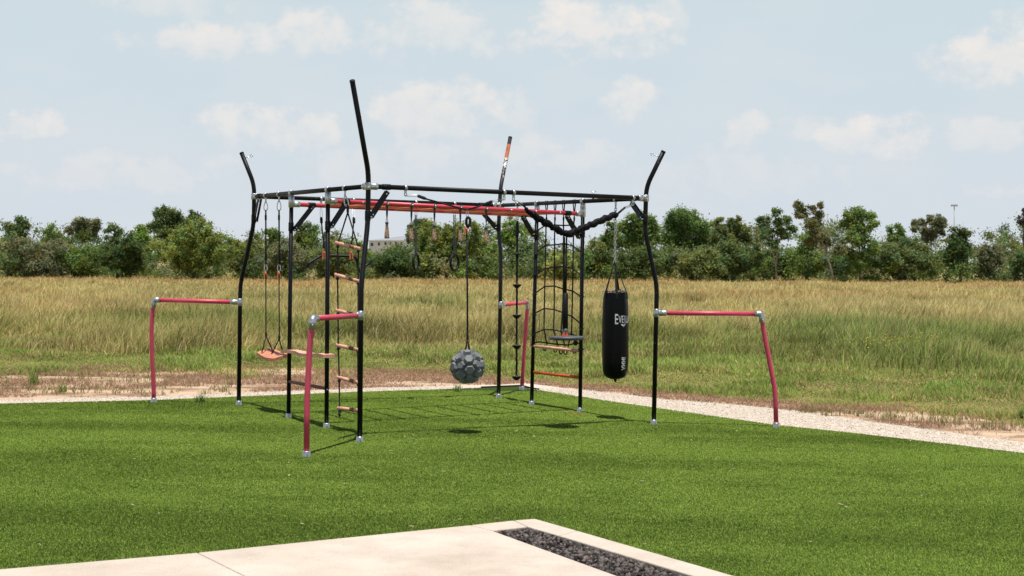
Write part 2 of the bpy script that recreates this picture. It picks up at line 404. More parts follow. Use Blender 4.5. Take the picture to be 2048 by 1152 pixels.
# rocks
def rocks(name, P, size, col, m):
    base = np.array([(0, 0, 1), (.9, 0, .3), (.28, .85, .35), (-.72, .53, .3), (-.72, -.53, .35), (.28, -.85, .3), (.72, .53, -.4), (-.28, .85, -.4), (-.9, 0, -.4), (-.28, -.85, -.4), (.72, -.53, -.4), (0, 0, -.9)])
    tri = np.array([(0, 1, 2), (0, 2, 3), (0, 3, 4), (0, 4, 5), (0, 5, 1), (1, 6, 2), (2, 7, 3), (3, 8, 4), (4, 9, 5), (5, 10, 1), (6, 7, 2), (7, 8, 3), (8, 9, 4), (9, 10, 5), (10, 6, 1), (6, 11, 7), (7, 11, 8), (8, 11, 9), (9, 11, 10), (10, 11, 6)])
    n = len(P); V = base[None] * RNG.uniform(.65, 1.25, (n, 12, 1)) * (size * RNG.uniform(.55, 1.25, n))[:, None, None]
    a = RNG.uniform(0, 6.28, n); ca, sa = np.cos(a), np.sin(a)
    sq = RNG.uniform(.6, 1.2, (n, 1, 3)); V = V * sq
    R = np.stack([V[..., 0] * ca[:, None] - V[..., 1] * sa[:, None], V[..., 0] * sa[:, None] + V[..., 1] * ca[:, None], V[..., 2]], -1)
    V = (R + P[:, None, :]).reshape(-1, 3)
    T = (tri[None] + (np.arange(n) * 12)[:, None, None]).reshape(-1)
    return raw_mesh(name, V, T, np.arange(n * 20) * 3, m, np.repeat(col, 12, 0))
def in_tri_pts(poly, n):
    p = [np.array((q.x, q.y, q.z)) for q in poly]; u = RNG.random((n, 1)); w = RNG.random((n, 1))
    return (p[0] * (1 - u) + p[1] * u) * (1 - w) + (p[3] * (1 - u) + p[2] * u) * w
P = in_tri_pts(BED, 16000); P = P[P[:, 1] > 5.5]
ctr = np.array(sum(BED, Vector()) / 4)
P[:, 2] -= .028; P[:, 2] += RNG.uniform(-.012, .014, len(P))
kk = RNG.random(len(P))[:, None]; cc = np.array([.025, .022, .022]) * (1 - kk ** 2) + np.array([.22, .19, .175]) * kk ** 2
br = RNG.random(len(P)) < .04; cc[br] = (.10, .07, .055)
tag(rocks('lava_rock', P, .014, cc, M_STONE), 'loose black lava rock filling the bed between the concrete borders', 'gravel', kind='stuff')
# path stones
gx = RNG.uniform(-9, 9, 160000); gy = RNG.uniform(11, 19, 160000); k = inpoly(gx, gy, GRAV); gx, gy = gx[k][:26000], gy[k][:26000]
off = RNG.normal(0, .05, (len(gx), 2)); gx = gx + off[:, 0]; gy = gy + off[:, 1]
kk = RNG.random(len(gx))[:, None]; cc = np.array([.55, .46, .37]) * (1 - kk) + np.array([.74, .67, .58]) * kk
cc[RNG.random(len(gx)) < .03] = (.25, .18, .13)
tag(rocks('path_stones', np.stack([gx, gy, gz(gx, gy) + .004], 1), .0085, cc, M_STONE), 'pale crushed stone chips spread along the path', 'gravel', kind='stuff')

# ------------------------------------------------------------------ blades
def blades(name, x, y, hgt, wid, lean, leandir, col, m, segs=1, tipmul=1.25, z0=0.):
    n = len(x); z = gz(x, y) + z0
    yaw = leandir + math.pi / 2 + RNG.normal(0, .45, n); wx, wy = np.cos(yaw) * wid / 2, np.sin(yaw) * wid / 2
    lx, ly = np.cos(leandir) * lean * hgt, np.sin(leandir) * lean * hgt
    up = np.sqrt(np.maximum(.1, 1 - lean ** 2)) * hgt
    if segs == 1:
        V = np.stack([np.stack([x - wx, y - wy, z], -1), np.stack([x + wx, y + wy, z], -1), np.stack([x + lx, y + ly, z + up], -1)], 1)
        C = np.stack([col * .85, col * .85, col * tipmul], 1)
        L = np.arange(n * 3); S = np.arange(n) * 3
    else:
        f1 = .35
        V = np.stack([np.stack([x - wx, y - wy, z], -1), np.stack([x + wx, y + wy, z], -1),
                      np.stack([x + lx * f1 + wx * .8, y + ly * f1 + wy * .8, z + up * .62], -1), np.stack([x + lx * f1 - wx * .8, y + ly * f1 - wy * .8, z + up * .62], -1),
                      np.stack([x + lx, y + ly, z + up], -1)], 1)
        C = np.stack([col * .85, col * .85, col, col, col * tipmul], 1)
        b = (np.arange(n) * 5)[:, None]; L = (b + np.array([[0, 1, 2, 3, 3, 2, 4]])).ravel()
        S = (np.arange(n)[:, None] * 7 + np.array([[0, 4]])).ravel()
    return raw_mesh(name, V.reshape(-1, 3), L, S, m, np.clip(C.reshape(-1, 3), 0, 1))
def wedge(n, d0, d1, p=1., mar=1.6):
    # samples with density ~ falling with distance (p=1: uniform area)
    u = RNG.random(n); d = (d0 ** (p + 1) + u * (d1 ** (p + 1) - d0 ** (p + 1))) ** (1 / (p + 1))
    return RNG.uniform(-1, 1, n) * (.35 * d + mar), d
# artificial turf
x, y = wedge(2300000, 6.2, 18.5, .05, 1.2)
k = inpoly(x, y, TURF) & ~inpoly(x, y, PATIO); x, y = x[k], y[k]
nap = fbm(x * .30 + 3, y * 1.0, 2, 4) * .5 + fbm(x * 1.7, y * 3.2, 8, 4) * .5 - .16 * np.exp(-((x + 1.6) / 1.9) ** 2 - ((y - 9.0) / .95) ** 2)
nap = sstep(.22, .72, nap)
h = RNG.uniform(.018, .032, len(x)); w = RNG.uniform(.0026, .0042, len(x)) * (.45 + y * .065)
t = RNG.random(len(x))[:, None]
c = np.array([.082, .150, .017]) * (1 - t ** 1.6) + np.array([.31, .40, .085]) * t ** 1.6
straw = RNG.random(len(x)) < .035; c[straw] = (.40, .43, .16)
c = c * (.92 + .14 * nap)[:, None] * np.array([.99, 1.01, .92])  # light and dark of the nap's lean also painted into fibre colour
lean = np.clip(RNG.normal(.66, .17, len(x)) + .10 * nap, .1, .84); h = RNG.uniform(.0060, .0078, len(x)) / np.sqrt(1 - lean ** 2)
ldir = np.where(RNG.random(len(x)) < .48 + .34 * nap, 1.57, -1.57) + RNG.normal(0, .75, len(x))
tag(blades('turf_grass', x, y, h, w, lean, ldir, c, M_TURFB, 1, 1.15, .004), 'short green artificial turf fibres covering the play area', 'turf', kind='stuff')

# short green grass between dirt and tall field
def zone_noise(x, y): return fbm(x * .35, y * .35, 31, 4)
ALLOW = [(p.x, p.y) for p in E_D] + [(40, 20), (60, 200), (-60, 200), (-40, 20)]
def dist_to_line(x, y):   # how far beyond the gravel's outer edge, along y
    ex = np.array([p.x for p in E_G]); ey = np.array([p.y for p in E_G]); o = np.argsort(ex)
    return y - np.interp(x, ex[o], ey[o])
def dirt_w(x):
    ex = np.array([p.x for p in E_D]); ey = np.array([p.y for p in E_D]); o = np.argsort(ex); gx_ = np.array([p.x for p in E_G]); gy_ = np.array([p.y for p in E_G]); o2 = np.argsort(gx_)
    return np.maximum(.05, np.interp(x, ex[o], ey[o]) - np.interp(x, gx_[o2], gy_[o2]))
x, y = wedge(420000, 11.5, 31, .3, 2)
dl = dist_to_line(x, y); dw = dirt_w(x)
s = dl / dw
den = np.where(s < .15, 0, np.where(s < 1, .03 + .30 * sstep(.45, 1.05, s + .7 * (fbm(x * 1.3, y * 1.3, 44, 3) - .5)), 1.))
clump = fbm(x * 1.4, y * 1.4, 12, 3)
k = RNG.random(len(x)) < den * (.5 + clump); x, y, s, clump, dl = x[k], y[k], s[k], clump[k], dl[k]
zn = zone_noise(x, y)
tuft = sstep(.52, .72, fbm(x * .8, y * .8, 71, 3))
h = RNG.uniform(.025, .065, len(x)) * (.5 + 2.0 * tuft) * np.where(s < 1, .8, 1) * (1 + .05 * np.clip(y - 17, 0, 10))
w = RNG.uniform(.004, .008, len(x)) * (.4 + y * .05)
t = np.clip(RNG.normal(.5, .25, len(x)) + .8 * (zn - .5), 0, 1)[:, None]
c = np.array([.15, .27, .055]) * (1 - t) + np.array([.36, .41, .11]) * t
dry = (RNG.random(len(x)) < .10 + .5 * sstep(.45, .62, fbm(x * .9, y * .9, 90, 3)) * np.where(s < 1.1, 1.2, .45))
c[dry] = (np.array([.50, .38, .19]) * RNG.uniform(.7, 1.2, (int(dry.sum()), 1)))
bl = RNG.random(len(x)) < .30; w[bl] *= 2.4; h[bl] *= .8
c = c * (.6 + .8 * fbm(x * 2.2, y * 1.6, 29, 3))[:, None]
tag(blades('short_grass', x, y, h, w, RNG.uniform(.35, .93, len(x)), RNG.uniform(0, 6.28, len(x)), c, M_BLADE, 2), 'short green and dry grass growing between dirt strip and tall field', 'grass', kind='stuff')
# dry thatch lying on dirt
x, y = wedge(230000, 11.5, 23, .5, 1.5); dl = dist_to_line(x, y); s = dl / dirt_w(x)
pat = fbm(x * .8, y * 1.6, 55, 4) + .17 * sstep(-3.4, -2.2, x) * sstep(3.6, 2.4, x) - .015
k = (s > .02) & (s < 1.25) & (RNG.random(len(x)) < sstep(.44, .56, pat)); x, y = x[k], y[k]
c = np.array([.34, .215, .14]) * RNG.uniform(.55, 1.35, (len(x), 1))
tag(blades('dry_thatch', x, y, RNG.uniform(.04, .12, len(x)), RNG.uniform(.006, .012, len(x)), RNG.uniform(.75, .97, len(x)), RNG.uniform(0, 6.28, len(x)), c, M_BLADE, 1), 'dead brown thatch lying over the sandy strip', 'dry grass', kind='stuff')
# tall field grass, three distance bands in one object
def field(n, d0, d1, p, seed):
    x, y = wedge(n, d0, d1, p, 3)
    edge = 25.8 + 3.2 * (fbm(x * .28, y * .1, 61, 3) - .5) * 2 - np.where(x > 5.6, 5.5 * sstep(5.6, 7.5, x), 0) * sstep(24, 18, y)
    tall = sstep(-1.2, 2.0, y - edge + RNG.normal(0, .5, n))
    cl = fbm(x * .55, y * .4, 14 + seed, 4); big = fbm(x * .07 + 5, y * .045, 23, 4)
    k = (RNG.random(n) < tall * (.45 + .9 * cl)); x, y, tall, cl, big = x[k], y[k], tall[k], cl[k], big[k]; n = len(x)
    h = RNG.uniform(.16, .46, n) * (1 - .25 * sstep(40, 90, y)) * (.55 + .45 * tall) * (.35 + 1.3 * sstep(.25, .75, cl))
    rightgreen = sstep(6.0, 7.2, x) * sstep(26, 23.5, y)
    h = np.where(rightgreen > .3, h * 1.25, h)
    w = .0045 + .00038 * y * RNG.uniform(.5, 1.3, n)
    far = sstep(34, 80, y)
    green = np.clip(.8 * sstep(.44, .66, fbm(x * .22 + 9, y * .12, 37, 4)) * (1 - .75 * far) + (.06 + .40 * sstep(40, 27, y) * (.4 + 1.2 * fbm(x * .5, y * .3, 66, 3))) * (1 - far) + .8 * rightgreen + RNG.normal(0, .22, n), 0, 1)[:, None]
    red = np.clip(sstep(.40, .58, big + .10 * sstep(-5, 25, x) * far) * (.25 + .75 * far) * sstep(.4, .6, RNG.random(n)) , 0, 1)[:, None]
    tan = np.array([.53, .445, .195]) * RNG.uniform(.65, 1.3, (n, 1)) * (.8 + .4 * fbm(x * .3, y * .2, 83, 3))[:, None]
    pale = np.array([.70, .58, .30]); isp = RNG.random(n) < .12
    grn = np.array([.205, .262, .072]) * RNG.uniform(.5, 1.6, (n, 1))
    c = tan * (1 - green) + grn * green
    c = c * (1 - .75 * red) + np.array([.50, .245, .105]) * .75 * red
    c = c * (.55 + .9 * fbm(x * 1.1, y * .55, 47, 3))[:, None]  # clump mottling; dark shadow gaps between clumps painted into the blade colour
    c[isp] = pale * (1 - .5 * green[isp])
    return x, y, h, w, c
bands = [field(330000, 18.5, 34, .5, 0), field(320000, 34, 62, .4, 1), field(300000, 62, 138, .3, 2)]
x, y, h, w, c = [np.concatenate(q) for q in zip(*bands)]
sx, sy = [], []
for _ in range(260):
    px_ = rnd.uniform(-20, 480) if rnd.random() < .65 else rnd.uniform(1600, 2060); g_ = gnd(px_, (rnd.uniform(748, 790) if px_ < 500 else 816 + (px_ - 1600) * .078 + rnd.uniform(0, 13)))
    m_ = rnd.randint(4, 14); sx += [g_.x + rnd.gauss(0, .03) for _ in range(m_)]; sy += [g_.y + rnd.gauss(0, .05) for _ in range(m_)]
sx = np.array(sx); sy = np.array(sy); m_ = len(sx); tt = RNG.random(m_)[:, None]
tag(blades('seedlings', sx, sy, RNG.uniform(.03, .10, m_), np.full(m_, .008), RNG.uniform(.2, .9, m_), RNG.uniform(0, 6.28, m_), np.array([.17, .24, .06]) * (1 - tt) + np.array([.36, .25, .15]) * tt, M_BLADE, 2), 'small weeds and dead tufts scattered over the bare sandy strip', 'weeds', kind='stuff')
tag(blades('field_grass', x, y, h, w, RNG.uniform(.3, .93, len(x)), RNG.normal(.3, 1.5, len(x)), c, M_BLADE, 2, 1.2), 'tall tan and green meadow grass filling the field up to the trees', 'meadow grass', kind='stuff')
# yellow flowers
fx, fy = [], []
for px, py in [(1760, 702), (1782, 690), (1800, 700), (1822, 698), (1838, 706), (1850, 694), (1815, 684), (1795, 712), (1868, 700), (1745, 690), (1830, 680), (1775, 716)]:
    q = gnd(px, py + 14)
    for _ in range(5): fx.append(q.x + rnd.gauss(0, .16)); fy.append(q.y + rnd.gauss(0, .3))
fx = np.array(fx); fy = np.array(fy)
fl = MB()
for a, b in zip(fx, fy):
    z = float(gz(a, b)); hh = rnd.uniform(.22, .42)
    fl.ball((a, b, z + hh), .017, 6, 4, (1, 1, .6))
tag(fl.build('wildflowers', mat('yellow_petals', (.72, .52, .03), .7)), 'small yellow wildflowers dotted through the tall grass at right', 'wildflowers', kind='stuff')

sg = [gnd(x_, y_, .02) for x_, y_ in ((1128, 822), (1136, 825.5), (1144, 824.5), (1151, 829.5), (1159, 828), (1170, 831))]
tag(MB().tube(sg, .004, 5).build('string', mat('orange_string', (.75, .35, .10), .7)), 'loose orange string lying on the turf in front of the climbing net', 'string')
lt_ = MB()
for _ in range(70):
    q_ = gnd(rnd.uniform(40, 2000), 860 + 230 * rnd.random() ** 1.5, .018)
    if inpoly(np.array([q_.x]), np.array([q_.y]), PATIO)[0] or not inpoly(np.array([q_.x]), np.array([q_.y]), TURF)[0]: continue
    a_ = rnd.uniform(0, 3.14); l_ = rnd.uniform(.012, .04)
    lt_.box(q_, (math.cos(a_), math.sin(a_), rnd.uniform(-.2, .2)), (-math.sin(a_), math.cos(a_), 0), (0, 0, 1), l_, rnd.uniform(.005, .012), .003)
tag(lt_.build('leaf_litter', mat('dry_litter', (.52, .42, .25), .8)), 'scattered dry straw and leaf bits lying on the turf', 'litter', kind='stuff')
# weeds that stand alone
def weed(px, py, hgt, nb, label):
    g0 = gnd(px, py); z = float(gz(g0.x, g0.y)); n = nb
    xx = g0.x + RNG.normal(0, .03, n); yy = g0.y + RNG.normal(0, .03, n)
    c = np.array([.22, .30, .08]) * RNG.uniform(.6, 1.5, (n, 1))
    o = blades('weed', xx, yy, RNG.uniform(.4, 1, n) * hgt, np.full(n, .008), RNG.uniform(.2, .85, n), RNG.uniform(0, 6.28, n), c, M_BLADE, 2)
    tag(o, label, 'weed')
weed(403, 805, .14, 60, 'small green weed sprouting from the turf beside the far left handrail')
weed(915, 784, .16, 45, 'thin weed at the turf edge behind the grey climbing ball')
weed(68, 770, .26, 60, 'leafy weed clump on the bare sand at far left')
weed(125, 783, .15, 35, 'tiny weed seedling on the bare sand left of the red handrail')
weed(2044, 838, .2, 60, 'dark green weed on the sandy strip at the right edge')

# ------------------------------------------------------------------ climbing frame
frame = thing('jungle_gym', S2W(0, 0, 0), 'square black tube climbing frame with red monkey bars and dip handrails on turf', 'jungle gym')
KQ = SS / 2
posts = {  # foot, lower bend, upper bend, joint, flare bend, top; depth change of flare
 'P1': ((719.5, 884), (722.3, 572), (735.5, 446), (736, 372.5), (737, 346), (704.7, 163), -.5, (-1, -1)),
 'P2': ((1307.5, 849), (1313.8, 572), (1290, 461), (1291.5, 396.5), (1292.5, 374), (1326.5, 304), -.05, (1, -1)),
 'P3': ((477.5, 810.5), (480.6, 569), (507.4, 449), (508.3, 393), (508.5, 370), (483.5, 307), .04, (-1, 1)),
 'P4': ((997, 796), (1002, 515), (997, 458), (998, 411), (1001, 376), (1020.3, 276), .41, (1, 1)),
}
J = {}; FT = {}; MIDP = {}
UPV = RM @ Vector((0, 0, 1))
RP = .0235
def collar(p, up, r, h, parent, m=M_GALV, name='base_collar', bolt=True):
    q = MB(); q.lathe(p, [(r * 1.05, -.005), (r * 1.08, .004), (r, .008), (r, h - .006), (r * .97, h), (r * .8, h)], 18, up)
    if bolt: q.cyl(p + Vector((.3 * r, -.9 * r, h * .5)), p + Vector((.35 * r, -1.25 * r, h * .5)), .006, 8)
    return q.build(name, m, parent)
def sleeve(parent, c, d, r, L, m=M_GALV, name='pipe_fitting'):
    d = d.normalized(); q = MB()
    q.lathe(c - d * L / 2, [(r * .9, 0), (r, .004), (r, L - .004), (r * .9, L)], 18, d)
    return q.build(name, m, parent)
for n, (ft, b1_, b2_, jt, fb, tp, dY, (su, sv)) in posts.items():
    f = gnd(*ft); jm = S2W(su * KQ, sv * KQ, H)
    Yf, Yj = f.y, jm.y
    A = [f, at(*b1_, Yf), at(*b2_, Yj), at(*jt, Yj), at(*fb, Yj), at(*tp, Yj + dY)]
    J[n] = A[3]; FT[n] = f
    q = MB(); q.tube(fillet([A[0], A[1], A[2], A[4], A[5]], .10), RP, 16)
    po_ = q.build('corner_post', M_PEEL if n == 'P4' else M_BLACK, frame)
    d = (A[5] - A[4]).normalized(); MB().lathe(A[5] - d * .002, [(RP * 1.06, 0), (RP * 1.06, .012), (RP * .8, .016)], 16, d).build('end_cap', M_RUB, po_)
    collar(f, UPV, .033, .05, po_)
    if n in ('P3', 'P2'):
        e = A[5] - d * .06; s_ = Vector((1, 0, .35)).normalized() if n == 'P3' else Vector((-1, 0, .35)).normalized()
        hk = MB(); hk.cyl(e, e + s_ * .075, .004, 6); hk.tube(oval(e + s_ * .09, s_, (0, 0, 1), .016, .014, 10), .0035, 6, True); hk.build('eye_hook', M_STEEL, po_)
    MIDP[n] = A[0].lerp(A[1], .8)
    posts[n] = A
RR = .0225
rails = {}
for a, b in (('P1', 'P2'), ('P1', 'P3'), ('P3', 'P4'), ('P4', 'P2')):
    q = MB(); q.cyl(J[a], J[b], RR, 16); r_ = q.build('top_rail', M_BLACK, frame); rails[a + b] = (J[a], J[b], r_)
# joint fittings: sleeve on post and cup on each rail
for n, others in (('P1', ('P2', 'P3')), ('P2', ('P1', 'P4')), ('P3', ('P1', 'P4')), ('P4', ('P3', 'P2'))):
    q = MB(); q.lathe(J[n] - UPV * .034, [(.028, 0), (.0325, .004), (.0325, .064), (.028, .068)], 18, UPV)
    for o in others:
        d = (J[o] - J[n]).normalized(); q.lathe(J[n], [(.031, .02), (.031, .088), (.0285, .093), (.02, .093)], 18, d)
    q.ball(J[n] + Vector((-.008, -.034, .012)), .008); q.ball(J[n] + Vector((.012, -.032, -.012)), .007)
    q.build('corner_fitting', M_GALV, frame)
# inner posts
inner = {'I1': ((577, 836), 583, 'P1P3', 408.5), 'I2': ((653, 856), 656, 'P1P3', 401.5), 'I3': ((1063, 810), 1074.5, 'P4P2', 431), 'I4': ((1160, 824), 1166, 'P4P2', 427.5)}
IN = {}
for n, (ft, tx, rl, ry) in inner.items():
    f = gnd(*ft); t = seg_at(rails[rl][0], rails[rl][1], tx)
    q = MB(); q.cyl(f, t - UPV * .02, .0215, 16); ip = q.build('inner_post', M_BLACK, frame); collar(f, UPV, .0315, .048, ip)
    d = (rails[rl][1] - rails[rl][0]).normalized()
    tt = proj(t); yr = f.lerp(t, (proj(f)[1] - ry) / (proj(f)[1] - tt[1]))
    q = MB(); q.lathe(t - d * .024, [(.027, 0), (.031, .003), (.031, .045), (.027, .048)], 16, d)
    q.lathe(yr - UPV * .034, [(.026, 0), (.0305, .003), (.0305, .11), (.027, .114)], 16, UPV)
    q.lathe(t - UPV * .088, [(.026, 0), (.030, .003), (.030, .055), (.026, .062)], 16, UPV)
    q.ball(yr + Vector((.006, -.031, .055)), .007); q.build('rail_clamp', M_GALV, ip)
    IN[n] = (f, t, yr, ip)
# red monkey rails, rungs
mr = {}
for a, b in (('I1', 'I3'), ('I2', 'I4')):
    A, B = IN[a][2], IN[b][2]; d = (B - A).normalized()
    q = MB(); q.cyl(A + d * .03, B - d * .03, .0225, 16); r_ = q.build('monkey_rail', M_RAIL, frame); mr[a + b] = (A, B)
    for e, dd in ((A, d), (B, -d)):
        MB().lathe(e + dd * .018, [(.0295, 0), (.0295, .07), (.026, .074), (.02, .074)], 16, dd).build('rail_socket', M_GALV, r_)
fr, bk = mr['I2I4'], mr['I1I3']
rung_px = [723.5, 774, 823, 869, 920.5, 972, 1020, 1070, 1118]
perp = (bk[0] - fr[0]).normalized()
RUNG = []
for px in rung_px:
    p = seg_at(fr[0], fr[1], px); t = (p - fr[0]).length / (fr[1] - fr[0]).length; e = bk[0].lerp(bk[1], t)
    d = (e - p).normalized(); RUNG.append(p)
    q = MB(); q.cyl(p + d * .012, e - d * .012, .0165, 12); rg = q.build('monkey_rung', M_ORANGE, frame)
    s_ = MB(); s_.cyl(p - d * .016, p - d * .031, .011, 8); s_.ball(p - d * .031, .009, 8, 5); s_.build('bolt', M_STEEL, rg)
# handrails
hr = {'P1': ((721.5, 631), (625, 637), [(623, 660), (614, 800), (613, 914)], (-1, -1)),
      'P2': ((1313, 626), (1524, 628), [(1525, 645), (1549, 775), (1552.5, 855)], (1, -1)),
      'P3': ((479.5, 604.5), (307.5, 600), [(306, 615), (303, 670), (307.5, 805)], (-1, 1)),
      'P4': ((1002, 610), (1055, 605), [(1054, 625), (1048.5, 700), (1043.5, 780)], (1, 1))}
for n, (pp, ep, lg, (su, sv)) in hr.items():
    A = at(*pp, FT[n].y); f = gnd(*lg[-1]); Ye = A.y + (f.y - A.y) * (ep[0] - pp[0]) / (lg[-1][0] - pp[0])
    if n in ('P1', 'P4'): Ye = A.y + (f.y - A.y) * .96
    E_ = at(*ep, Ye); d = (E_ - A).normalized()
    root = MB(); root.cyl(A + d * .03, E_ - d * .05, .0235, 16); hb = root.build('handrail', M_RED, frame)
    g = MB(); g.lathe(A - UPV * .042, [(.026, 0), (.0315, .004), (.0315, .08), (.026, .084)], 18, UPV); g.lathe(A, [(.031, .015), (.031, .10), (.028, .104), (.02, .104)], 18, d)
    g.ball(A + d * .07 + Vector((0, -.031, .004)), .008); g.build('pipe_fitting', M_GALV, hb)
    pts = [at(lg[0][0], lg[0][1], Ye)]; top_pt = E_ + Vector(((pts[0] - E_).x * .2, (pts[0] - E_).y * .2, -.07))
    for (x_, y_) in lg[1:-1]:
        pts.append(at(x_, y_, Ye + (f.y - Ye) * (y_ - lg[0][1]) / (lg[-1][1] - lg[0][1])))
    pts.append(f)
    if n == 'P1': pts.insert(1, at(619.5, 690, Ye)); 
    if n == 'P2': pts = [pts[0], at(1529, 672, Ye), pts[1], at(1551, 800, f.y), f]
    if n == 'P3': pts = [pts[0], at(303, 650, Ye), at(303.5, 700, Ye), at(307.3, 770, f.y), f]
    l_ = MB(); l_.tube(fillet([top_pt] + pts, .12), .0245, 16); lo_ = l_.build('leg', M_RED, hb)
    collar(f, UPV, .034, .05, lo_)
    e = MB(); dn = (top_pt - E_); dn = Vector((dn.x * .2, dn.y * .2, -1)).normalized()
    e.tube(fillet([E_ - d * .075, E_, E_ + dn * .085], .05, 8), .0325, 18); e.ball(E_ - d * .05 + Vector((0, -.032, .006)), .008); e.ball(E_ + dn * .055 + Vector((.004, -.032, 0)), .008)
    e.build('elbow_fitting', M_GALV, hb)
# diagonal braces
def brace(p_post, p_rail, rail, up_post, postr=.0255):
    dv = (p_rail - p_post).normalized(); rd = (rail[1] - rail[0]).normalized()
    q = MB(); n = dv.cross(rd).normalized()
    if n.length < .1: n = Vector((0, 1, 0))
    w = dv.cross(n)
    for s_ in (-1, 1): q.box((p_post + p_rail) / 2 + n * .017 * s_, dv, w, n, (p_rail - p_post).length + .03, .042, .008)
    b_ = q.build('brace', M_BLACK, frame)
    on = seg_at(rail[0], rail[1], proj(p_rail)[0])
    s1 = MB(); s1.lathe(on - rd * .04, [(.0262, 0), (.0272, .003), (.0272, .077), (.0262, .08)], 16, rd); s1.build('clamp_sleeve', M_BLACK, b_)
    s2 = MB(); s2.lathe(up_post - UPV * .045, [(.0262, 0), (.0275, .003), (.0275, .087), (.0262, .09)], 16, UPV); s2.build('clamp_sleeve', M_BLACK, b_)
    for c_ in (p_post, p_rail):
        for o_ in (-.014, .014): MB().cyl(c_ + dv * o_ + n * .024, c_ + dv * o_ - n * .024, .0065, 8).build('bolt', M_STEEL, b_)
def on_post(P, y): # a point on the post's axis near pixel y
    best = None
    for i in range(len(P) - 1):
        for k in range(21):
            p = P[i].lerp(P[i + 1], k / 20); e = abs(proj(p)[1] - y)
            if best is None or e < best[0]: best = (e, p)
    return best[1]
for P_, y_, pp, rp, rail in ((posts['P1'], 432, (743, 432), (773, 386), rails['P1P2']), (posts['P3'], 438, (511.5, 440), (519, 400), rails['P1P3']),
                          (posts['P4'], 455, (992, 456), (964, 424), rails['P3P4']), (posts['P2'], 438, (1285.5, 437), (1265, 408), rails['P4P2']),
                          ([IN['I1'][0], IN['I1'][1]], 455, (590, 458), (623, 416), mr['I1I3']), ([IN['I2'][0], IN['I2'][1]], 452, (663, 452), (691, 408), mr['I2I4']),
                          ([IN['I3'][0], IN['I3'][1]], 470, (1067, 470), (1047, 436), mr['I1I3']), ([IN['I4'][0], IN['I4'][1]], 474, (1157.5, 474), (1135, 434), mr['I2I4'])):
    up_ = on_post(P_, y_); on = seg_at(rail[0], rail[1], rp[0]); 
    brace(at(pp[0], pp[1], up_.y), at(rp[0], rp[1], on.y), rail, up_)
# steps between inner posts
def between(a, b, px, py):
    A, B = IN[a], IN[b]; t = (px - proj(A[0].lerp(A[1], .4))[0]) / (proj(B[0].lerp(B[1], .4))[0] - proj(A[0].lerp(A[1], .4))[0])
    return at(px, py, A[0].y + (B[0].y - A[0].y) * t)
A, B = between('I1', 'I2', 574, 703), between('I1', 'I2', 660, 713)
d = (B - A).normalized(); nrm = d.cross(Vector((0, 0, 1))).normalized(); upv = nrm.cross(d)
q = MB(); N = 18; V = []; Fc = []
for i in range(N + 1):
    t = i / N; c = A.lerp(B, t); wv = .055 + .014 * math.cos(t * math.pi * 4)
    for (sx, sz) in ((-1, -1), (-1, 1), (1, 1), (1, -1)): V.append(c + nrm * wv * sx + upv * .016 * sz + Vector((0, 0, .008 * math.sin(t * 9))))
for i in range(N):
    for k in range(4): k2 = (k + 1) % 4; Fc.append((i * 4 + k, (i + 1) * 4 + k, (i + 1) * 4 + k2, i * 4 + k2))
Fc += [(0, 1, 2, 3), (N * 4 + 3, N * 4 + 2, N * 4 + 1, N * 4)]
q.add(V, Fc, False); so = q.build('step_board', M_SALMON, frame)
for n, y_ in (('I2', 713), ('I2', 777)):
    p = at(656 if y_ < 750 else 654.5, y_ + 2, IN['I2'][0].y - .02); MB().cyl(p, p + Vector((.004, -.012, 0)), .008, 8).build('bolt', M_STEEL, IN['I2'][3])
for a, b, (x1, y1), (x2, y2), m, r in (('I1', 'I2', (578, 763), (654, 777.5), M_BROWN, .0165), ('I3', 'I4', (1067, 692), (1162, 702), M_SALMON, .0175), ('I3', 'I4', (1065, 744), (1161, 755), M_BRIGHT, .0165)):
    q = MB(); q.cyl(between(a, b, x1, y1), between(a, b, x2, y2), r, 12); st_ = q.build('step_rung', m, frame)
    if m is M_BRIGHT: MB().cyl(between(a, b, 1089, 746.8), between(a, b, 1128, 751.2), r * 1.03, 12).build('worn_patch', M_SALMON, st_)
    if a == 'I3':
        pz = between(a, b, x2, y2); k = MB(); k.cyl(pz + Vector((.02, -.02, 0)), pz + Vector((.024, -.034, 0)), .008, 8); k.build('bolt', M_STEEL, st_)
# wing bolt on the back right rail
p = seg_at(*rails['P4P2'][:2], 1186); q = MB()
q.cyl(p, p + Vector((.005, 0, .075)), .012, 8); wb = q.build('wing_bolt', M_BROWN, frame)
k = MB(); k.tube([p + Vector((-.02, 0, .105)), p + Vector((.004, 0, .085)), p + Vector((.035, 0, .108))], .006, 6); k.build('wing', M_STEEL, wb)

